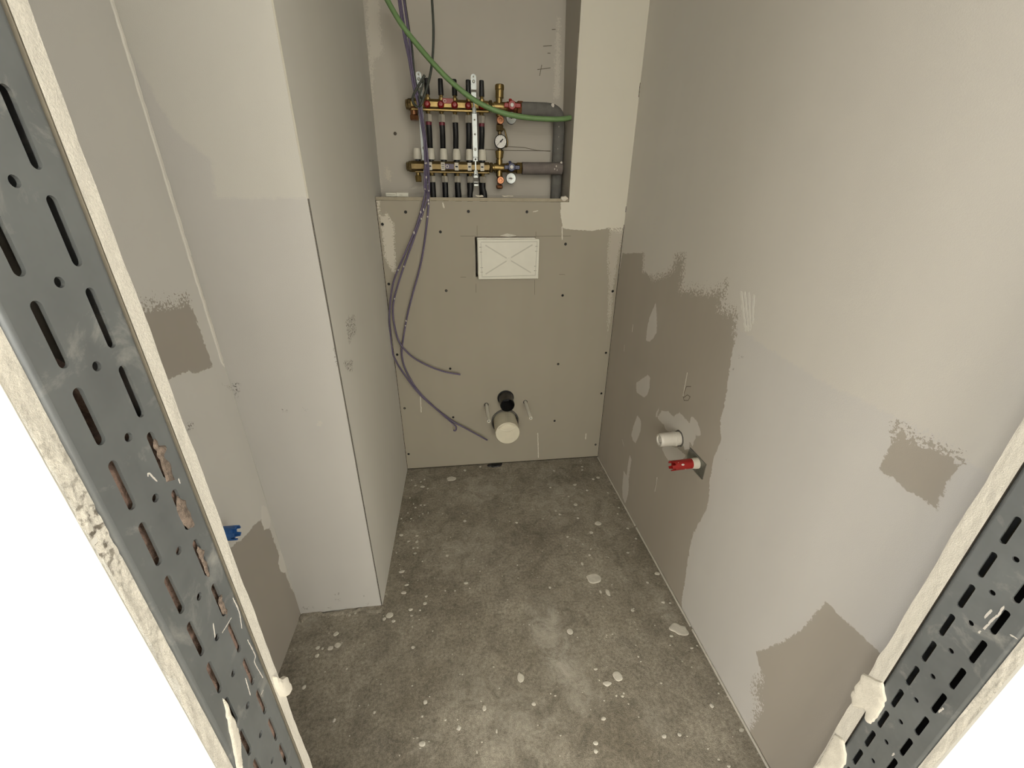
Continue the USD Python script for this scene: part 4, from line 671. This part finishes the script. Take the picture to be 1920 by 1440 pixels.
# right ends: air vent, tees, ball valves, gauges
def valve_end(z, upper):
    p = ur if upper else lr; y = YM
    obj('union_nut', hexnut((.132, y, z), (.144, y, z), .0205 if upper else .0195), M_BRASSD, p)
    obj('nipple', cyl((.128, y, z), (.160, y, z), .0125, 18), M_BRASS, p)
    obj('tee_body', cat([cyl((.150, y, z), (.205, y, z), .0155, 22), cyl((.170, y, z - .030), (.170, y, z + .028), .0120, 20)]), M_BRASS, p)
    vb = obj('ball_valve', cat([cyl((.196, y, z), (.236, y, z), .0175, 24, .003), hexnut((.236, y, z), (.258, y, z), .0215)]), M_BRASS if not upper else M_COPPER, p)
    h = obj('valve_handle', cat([cbox(.186, .246, y - .034, y - .025, z - .007, z + .0075, .002), cyl((.214, y - .012, z + .001), (.214, y - .036, z + .001), .0145, 24, .002)]), M_RED if upper else M_BLUED, vb)
    obj('handle_cap', lathe([(0, .0068), (.002, .006), (.003, 1e-5)], (.214, y - .036, z + .001), (0, -1, 0), 18), M_DIAL, vb)
    obj('handle_pin', cyl((.209, y - .02, z + .014), (.209, y - .02, z + .022), .0055, 12), M_RED if upper else M_BLUED, vb)
    g = obj('thermometer', lathe([(0, .0190), (.010, .0195), (.012, .0185), (.0115, .0165), (.0105, 1e-5)], (.2135, y - .010, z - .037), (0, -1, 0), 28), M_ZINC, p)
    obj('dial_face', lathe([(0, .0166), (.0003, 1e-5)], (.2135, y - .0207, z - .037), (0, -1, 0), 28), M_DIAL, p)
    obj('needle', cat([box(.2035, .2225, y - .0218, y - .0212, z - .0378, z - .0366), cyl((.2135, y - .021, z - .037), (.2135, y - .0225, z - .037), .0024, 12)]), M_INK, p)
    dv = z - .044
    obj('drain_tap', cat([cyl((.172, y, z - .028), (.172, y, dv - .012), .0110, 18), lathe([(0, .0135), (.020, .0135), (.022, .0120), (.022, .0062), (.016, .0055), (.016, 1e-5)], (.173, y, dv), (0, -1, 0), 22)]), M_COPPER, p)
valve_end(1.513, True)
valve_end(1.315, False)
obj('air_vent', lathe([(0, .0095), (.008, .0095), (.009, .0150), (.032, .0150), (.034, .0165), (.046, .0165), (.049, .0150), (.050, .012), (.050, 1e-5)], (.172, YM, 1.531), (0, 0, 1), 24), M_BRASS, ur)
obj('vent_union', cat([hexnut((.172, YM, 1.456), (.172, YM, 1.436), .0145), cyl((.172, YM, 1.436), (.172, YM, 1.405), .0070, 14)]), M_BRASSD, ur)
obj('vent_union', lathe([(0, .0100), (.010, .0100), (.011, .0135), (.024, .0150), (.030, .0165), (.034, .0165), (.036, .013), (.036, 1e-5)], (.171, YM, 1.337), (0, 0, 1), 24), M_BRASS, lr)
obj('drain_handle', lathe([(0, .008), (.004, .0125), (.012, .0130), (.016, .010), (.016, 1e-5)], (.170, YM - .004, 1.257), (0, 0, -1), 8), M_COPPER, lr)
obj('gauge_stem', cyl((.173, YM, 1.400), (.173, YM, 1.372), .0075, 14), M_BRASSD, lr)
gp = obj('pressure_gauge', lathe([(0, .0225), (.014, .0235), (.018, .0235), (.019, .0222), (.018, .0212)], (.174, YM + .002, 1.401), (0, -1, 0), 36), M_BLACK, lr)
obj('dial_face', lathe([(0, .0214), (.0003, 1e-5)], (.174, YM - .0155, 1.401), (0, -1, 0), 36), M_DIAL, lr)
nd = [strip([(.1605, 1.3885), (.1820, 1.4085)], .0014, .0006, lambda u, v, h: np.stack([u, YM - .0160 - h, v], -1)), cyl((.174, YM - .016, 1.401), (.174, YM - .0175, 1.401), .0032, 14), strip([(.176, 1.403), (.1830, 1.4095)], .0040, .0006, lambda u, v, h: np.stack([u, YM - .0160 - h, v], -1))]
for a in np.linspace(-2.3, 2.3, 11):
    nd.append(strip([(.174 + .0165 * math.sin(a), 1.401 + .0165 * math.cos(a)), (.174 + .0195 * math.sin(a), 1.401 + .0195 * math.cos(a))], .0007, .0003, lambda u, v, h: np.stack([u, YM - .0158 - h, v], -1)))
obj('needle', cat(nd), M_INK, lr)
obj('retaining_strap', tube([(.180, YM, 1.446), (.190, YM - .004, 1.440), (.196, YM - .006, 1.420), (.201, YM - .006, 1.400), (.199, YM - .004, 1.388), (.192, YM, 1.386)], .0030), M_BRASSD, ur)
# perforated brackets
for k, bx in enumerate((.0775, -.1110)):
    pf = lambda u, v, h: np.stack([u, 1.742 - h, v], -1)
    rc = lambda z0, z1, w: Polygon([(bx - w, z0), (bx + w, z0), (bx + w, z1), (bx - w, z1)])
    top = Polygon([(bx - .0095, 1.556), (bx + .0095, 1.556), (bx + .0095, 1.592)] + [(bx + .0095 * math.cos(a), 1.592 + .0095 * math.sin(a)) for a in np.linspace(.3, 2.84, 8)] + [(bx - .0095, 1.592)])
    top = top.difference(Point(bx, 1.593).buffer(.0028)).difference(Point(bx, 1.580).buffer(.0050))
    b = obj('bracket', cat([plate(top, .002, pf), plate(rc(1.534, 1.550, .0085), .002, pf, -.006), plate(rc(1.347, 1.484, .0085).difference(shapely.union_all([Point(bx, z).buffer(.0030) for z in (1.465, 1.420)])), .002, pf, .004), plate(rc(1.334, 1.346, .0080).difference(Point(bx, 1.340).buffer(.0035)), .002, pf, -.002), plate(rc(1.250, 1.256, .0080), .003, pf), plate(rc(1.278, 1.286, .0080), .003, pf),
        box(bx - .0025, bx + .0025, 1.745, 1.752, 1.486, 1.534), box(bx - .0025, bx + .0025, 1.744, 1.751, 1.290, 1.334), box(bx - .0085, bx + .0085, 1.750, 1.840, 1.590, 1.5925), box(bx - .008, bx + .008, 1.750, 1.824, 1.262, 1.2645)]), M_ZINC, mf, smooth=False)
    obj('bracket_screw', cat([cyl((bx, 1.745, 1.580), (bx, 1.7385, 1.580), .0046, 12), cyl((bx, 1.740, 1.372), (bx, 1.7345, 1.372), .0050, 12)]), M_PLATE, b)
    for ca, cb, cz in ((-.007, -.0035, 1.484), (.0035, .007, 1.484), (-.007, -.0035, 1.283), (.0035, .007, 1.283)):
        obj('bracket_clip', cbox(bx + ca, bx + cb, 1.736, 1.745, cz, cz + .020, .001), M_ZINC, b)

order = ('leftmost', 'second from left', 'middle', 'fourth from left', 'rightmost')
for k, x in enumerate(xs):
    y = YM - .004
    t = thing('heating_pipe', f'{order[k]} of the five black heating pipes between the two manifold rails', 'pipe', group='black pipes between the manifold rails')
    xe = x - .002
    obj('tube', tube([(x, y, 1.460), (x, y + .006, 1.42), (xe, y + .026, 1.37), (xe, y + .034, 1.31), (xe, y + .034, 1.22), (xe, y + .036, 1.0)], .0103, 14), M_PIPEB, t)
    if k in (0, 1, 4): obj('red_sleeve', lathe([(0, .0106), (.010, .0106)], (x, y, 1.4585), (0, .05, -1), 16), simple('dark_red_sleeve', '#6d2230', .5) if k == 0 else LK + 'dark_red_sleeve', t)
for k, x in enumerate(xs):
    y = YM - .004
    t = thing('heating_pipe', f'{order[k]} of the five black heating pipes below the lower manifold rail', 'pipe', group='black pipes below the lower manifold rail')
    xe = x + (0, -.001, .002, -.004, .006)[k]
    obj('tube', tube([(x, y, 1.263), (x, y + .001, 1.24), (xe, y + .002, 1.20), (xe, y + .004, 1.0)], .0106, 14), M_PIPEB, t)
t = thing('insulated_pipe', 'grey foam-insulated pipe from the upper rail bending down beside the niche reveal', 'pipe')
obj('insulation', tube([(.252, YM, 1.509), (.30, YM, 1.509), (.350, YM + .004, 1.509), (.378, YM + .012, 1.505), (.397, YM + .022, 1.492), (.405, YM + .031, 1.46), (.406, YM + .0335, 1.40), (.405, YM + .0335, 1.2), (.405, YM + .0335, .9)], [*np.linspace(.0225, .0235, 28), *np.linspace(.0235, .0205, 37)], 24), M_INS, t)
for q in ((.368, YM - .012, 1.521, .008), (.385, YM - .004, 1.512, .004), (.400, YM + .009, 1.458, .0030), (.402, YM + .0125, 1.448, .0025), (.402, YM + .0125, 1.425, .002), (.400, YM + .0125, 1.385, .002)):
    s = trimesh.creation.icosphere(2, 1.0); s.apply_scale((q[3] * .8, q[3] * .5, q[3])); s.apply_translation(q[:3]); obj('paint_speck', s, M_SPECK, t, smooth=True)
t = thing('insulated_pipe', 'grey foam-insulated pipe from the lower rail running straight into the niche reveal', 'pipe')
obj('insulation', tube([(.258, YM - .010, 1.314), (.30, YM - .010, 1.314), (.36, YM - .0105, 1.315), (.395, YM - .0105, 1.315), (.415, YM - .0105, 1.314)], .0215, 24), simple('brownish_foam_insulation', '#716964', .85, var=.12, scale=40, bump=.001, bscale=300), t)
for q in ((.388, YM - .031, 1.322, .0035), (.382, YM - .032, 1.312, .003), (.392, YM - .031, 1.309, .0025), (.41, YM - .020, 1.334, .006)):
    s = trimesh.creation.icosphere(2, 1.0); s.apply_scale((q[3] * .8, q[3] * .5, q[3])); s.apply_translation(q[:3]); obj('paint_speck', s, M_SPECK, t, smooth=True)

# small white part lying on the boxing's cap
t = thing('plastic_clip', 'small white plastic piece lying on the ledge at left of the manifold', 'clip', (-.219, 1.715, ZT + .0125))
obj('body', cat([cbox(-.041, -.002, -.008, .008, 0.001, .0135, .0012), cbox(-.002, .041, -.008, .008, 0.0005, .0150, .0012), cbox(-.041, -.006, -.0095, -.008, .006, .0095, .0006)]), M_WHITE, t)
obj('print', box(.008, .020, -.0086, -.0078, .005, .0085), M_RIB, t)

# ---------------------------------------------------------------- cables
t = thing('green_cable', 'thick green cable sagging in front of the manifold to the niche reveal', 'cable')
obj('sheath', tube([(-0.2107, 1.7, 1.8126), (-0.1891, 1.7, 1.7724), (-0.1507, 1.7, 1.7135), (-0.1091, 1.7, 1.6672), (-0.061, 1.695, 1.6181), (-0.0064, 1.69, 1.5696), (0.06, 1.685, 1.524), (0.1189, 1.68, 1.4957), (0.1897, 1.68, 1.4765), (0.2678, 1.685, 1.4687), (0.3464, 1.685, 1.4665), (0.3898, 1.69, 1.4689), (0.424, 1.7, 1.4749)], .0083, 14), M_GREEN, t)
lab = ('violet cable ending in the outermost loop, its tip hooked near the drain', 'violet cable with the short loop, ending highest on the boxing', 'violet cable hanging nearest the flush cover, its tip beside the drain')
paths = ([(-0.1566, 1.7, 1.7949), (-0.1534, 1.7, 1.7742), (-0.1464, 1.7, 1.688), (-0.1358, 1.7, 1.6203), (-0.1281, 1.7, 1.5494), (-0.1187, 1.695, 1.5078), (-0.1125, 1.695, 1.4662), (-0.1076, 1.695, 1.4234), (-0.1046, 1.695, 1.3795), (-0.1076, 1.69, 1.3109), (-0.1146, 1.68, 1.2399)] + [(-0.1135, 1.665, 1.2168), (-0.1499, 1.652, 1.1151), (-0.2095, 1.648, 1.0015), (-0.2576, 1.645, 0.905), (-0.2844, 1.645, 0.7951), (-0.293, 1.648, 0.6947), (-0.2898, 1.652, 0.597), (-0.2499, 1.655, 0.5023), (-0.198, 1.655, 0.4131), (-0.1249, 1.655, 0.3288), (-0.0567, 1.65, 0.2543), (-0.0475, 1.648, 0.2357), (-0.0527, 1.648, 0.2231), (-0.0609, 1.648, 0.2258)],
    [(-0.1517, 1.705, 1.7969), (-0.1485, 1.705, 1.7761), (-0.1413, 1.705, 1.6897), (-0.1324, 1.705, 1.6217), (-0.1221, 1.705, 1.5506), (-0.1132, 1.7, 1.5089), (-0.1059, 1.7, 1.4672), (-0.1014, 1.7, 1.4242), (-0.0988, 1.7, 1.3801), (-0.1012, 1.695, 1.3113), (-0.1083, 1.68, 1.24)] + [(-0.1073, 1.665, 1.2035), (-0.1568, 1.66, 1.0866), (-0.2202, 1.655, 0.9485), (-0.2629, 1.655, 0.8405), (-0.2746, 1.655, 0.776), (-0.2709, 1.655, 0.7004), (-0.2562, 1.655, 0.6479), (-0.2162, 1.655, 0.5931), (-0.1528, 1.655, 0.5494), (-0.0864, 1.652, 0.5198), (-0.0164, 1.65, 0.5034)],
    [(-0.1414, 1.7, 1.7957), (-0.1377, 1.7, 1.775), (-0.1306, 1.7, 1.685), (-0.1271, 1.7, 1.5972), (-0.1191, 1.7, 1.5416), (-0.1084, 1.7, 1.4966), (-0.1036, 1.7, 1.4458), (-0.0985, 1.695, 1.3796), (-0.0957, 1.69, 1.3111), (-0.0979, 1.68, 1.2401)] + [(-0.1017, 1.668, 1.2036), (-0.1098, 1.665, 1.1423), (-0.1456, 1.665, 0.984), (-0.2134, 1.663, 0.7889), (-0.2515, 1.662, 0.6454), (-0.2575, 1.66, 0.5837), (-0.2447, 1.66, 0.5187), (-0.2056, 1.66, 0.4308), (-0.1417, 1.66, 0.3475), (-0.0649, 1.655, 0.2731), (0.0065, 1.65, 0.2235), (0.0958, 1.645, 0.1624)])
for k in range(3):
    t = thing('violet_cable', lab[k], 'cable', group='violet cables hanging over the boxing')
    P = np.array(paths[k]); obj('sheath', tube(P, .0036, 10), M_PURPLE, t)
    S = spline(P, 8); rr = np.random.default_rng(k)
    for q in S[rr.integers(70, 115, 6)]:
        s = trimesh.creation.icosphere(1, 1.0); s.apply_scale((.0028, .0022, rr.uniform(.003, .006))); s.apply_translation(q + (rr.uniform(-.002, .002), -.0025, 0)); obj('paint_speck', s, M_SPECK, t, smooth=True)
t = thing('dark_green_cable', 'dark green cable looped around the left end of the upper rail', 'cable')
obj('sheath', tube([(-0.0495, 1.715, 1.8059), (-0.0501, 1.715, 1.7846), (-0.0505, 1.71, 1.7101), (-0.0586, 1.705, 1.6323), (-0.0713, 1.7, 1.5795), (-0.0859, 1.695, 1.5417), (-0.1031, 1.69, 1.5033), (-0.1167, 1.695, 1.4913), (-0.131, 1.7, 1.5001), (-0.1348, 1.7, 1.5124), (-0.1253, 1.695, 1.5322), (-0.106, 1.69, 1.5561), (-0.0872, 1.688, 1.5802)], .0042, 10), M_DKGRN, t)
t = thing('dark_green_cable', 'thin dark cable running beside the violet cables at the top of the niche', 'cable')
obj('sheath', tube([(-0.1369, 1.71, 1.7995), (-0.1354, 1.71, 1.7785), (-0.1298, 1.71, 1.7139), (-0.1239, 1.71, 1.6579), (-0.123, 1.71, 1.5997), (-0.1184, 1.705, 1.5548), (-0.1094, 1.7, 1.5255), (-0.1018, 1.695, 1.5125), (-0.1059, 1.69, 1.499), (-0.1112, 1.69, 1.5113), (-0.1056, 1.69, 1.5319), (-0.091, 1.69, 1.5646)], .0033, 10), M_DKGRN, t)
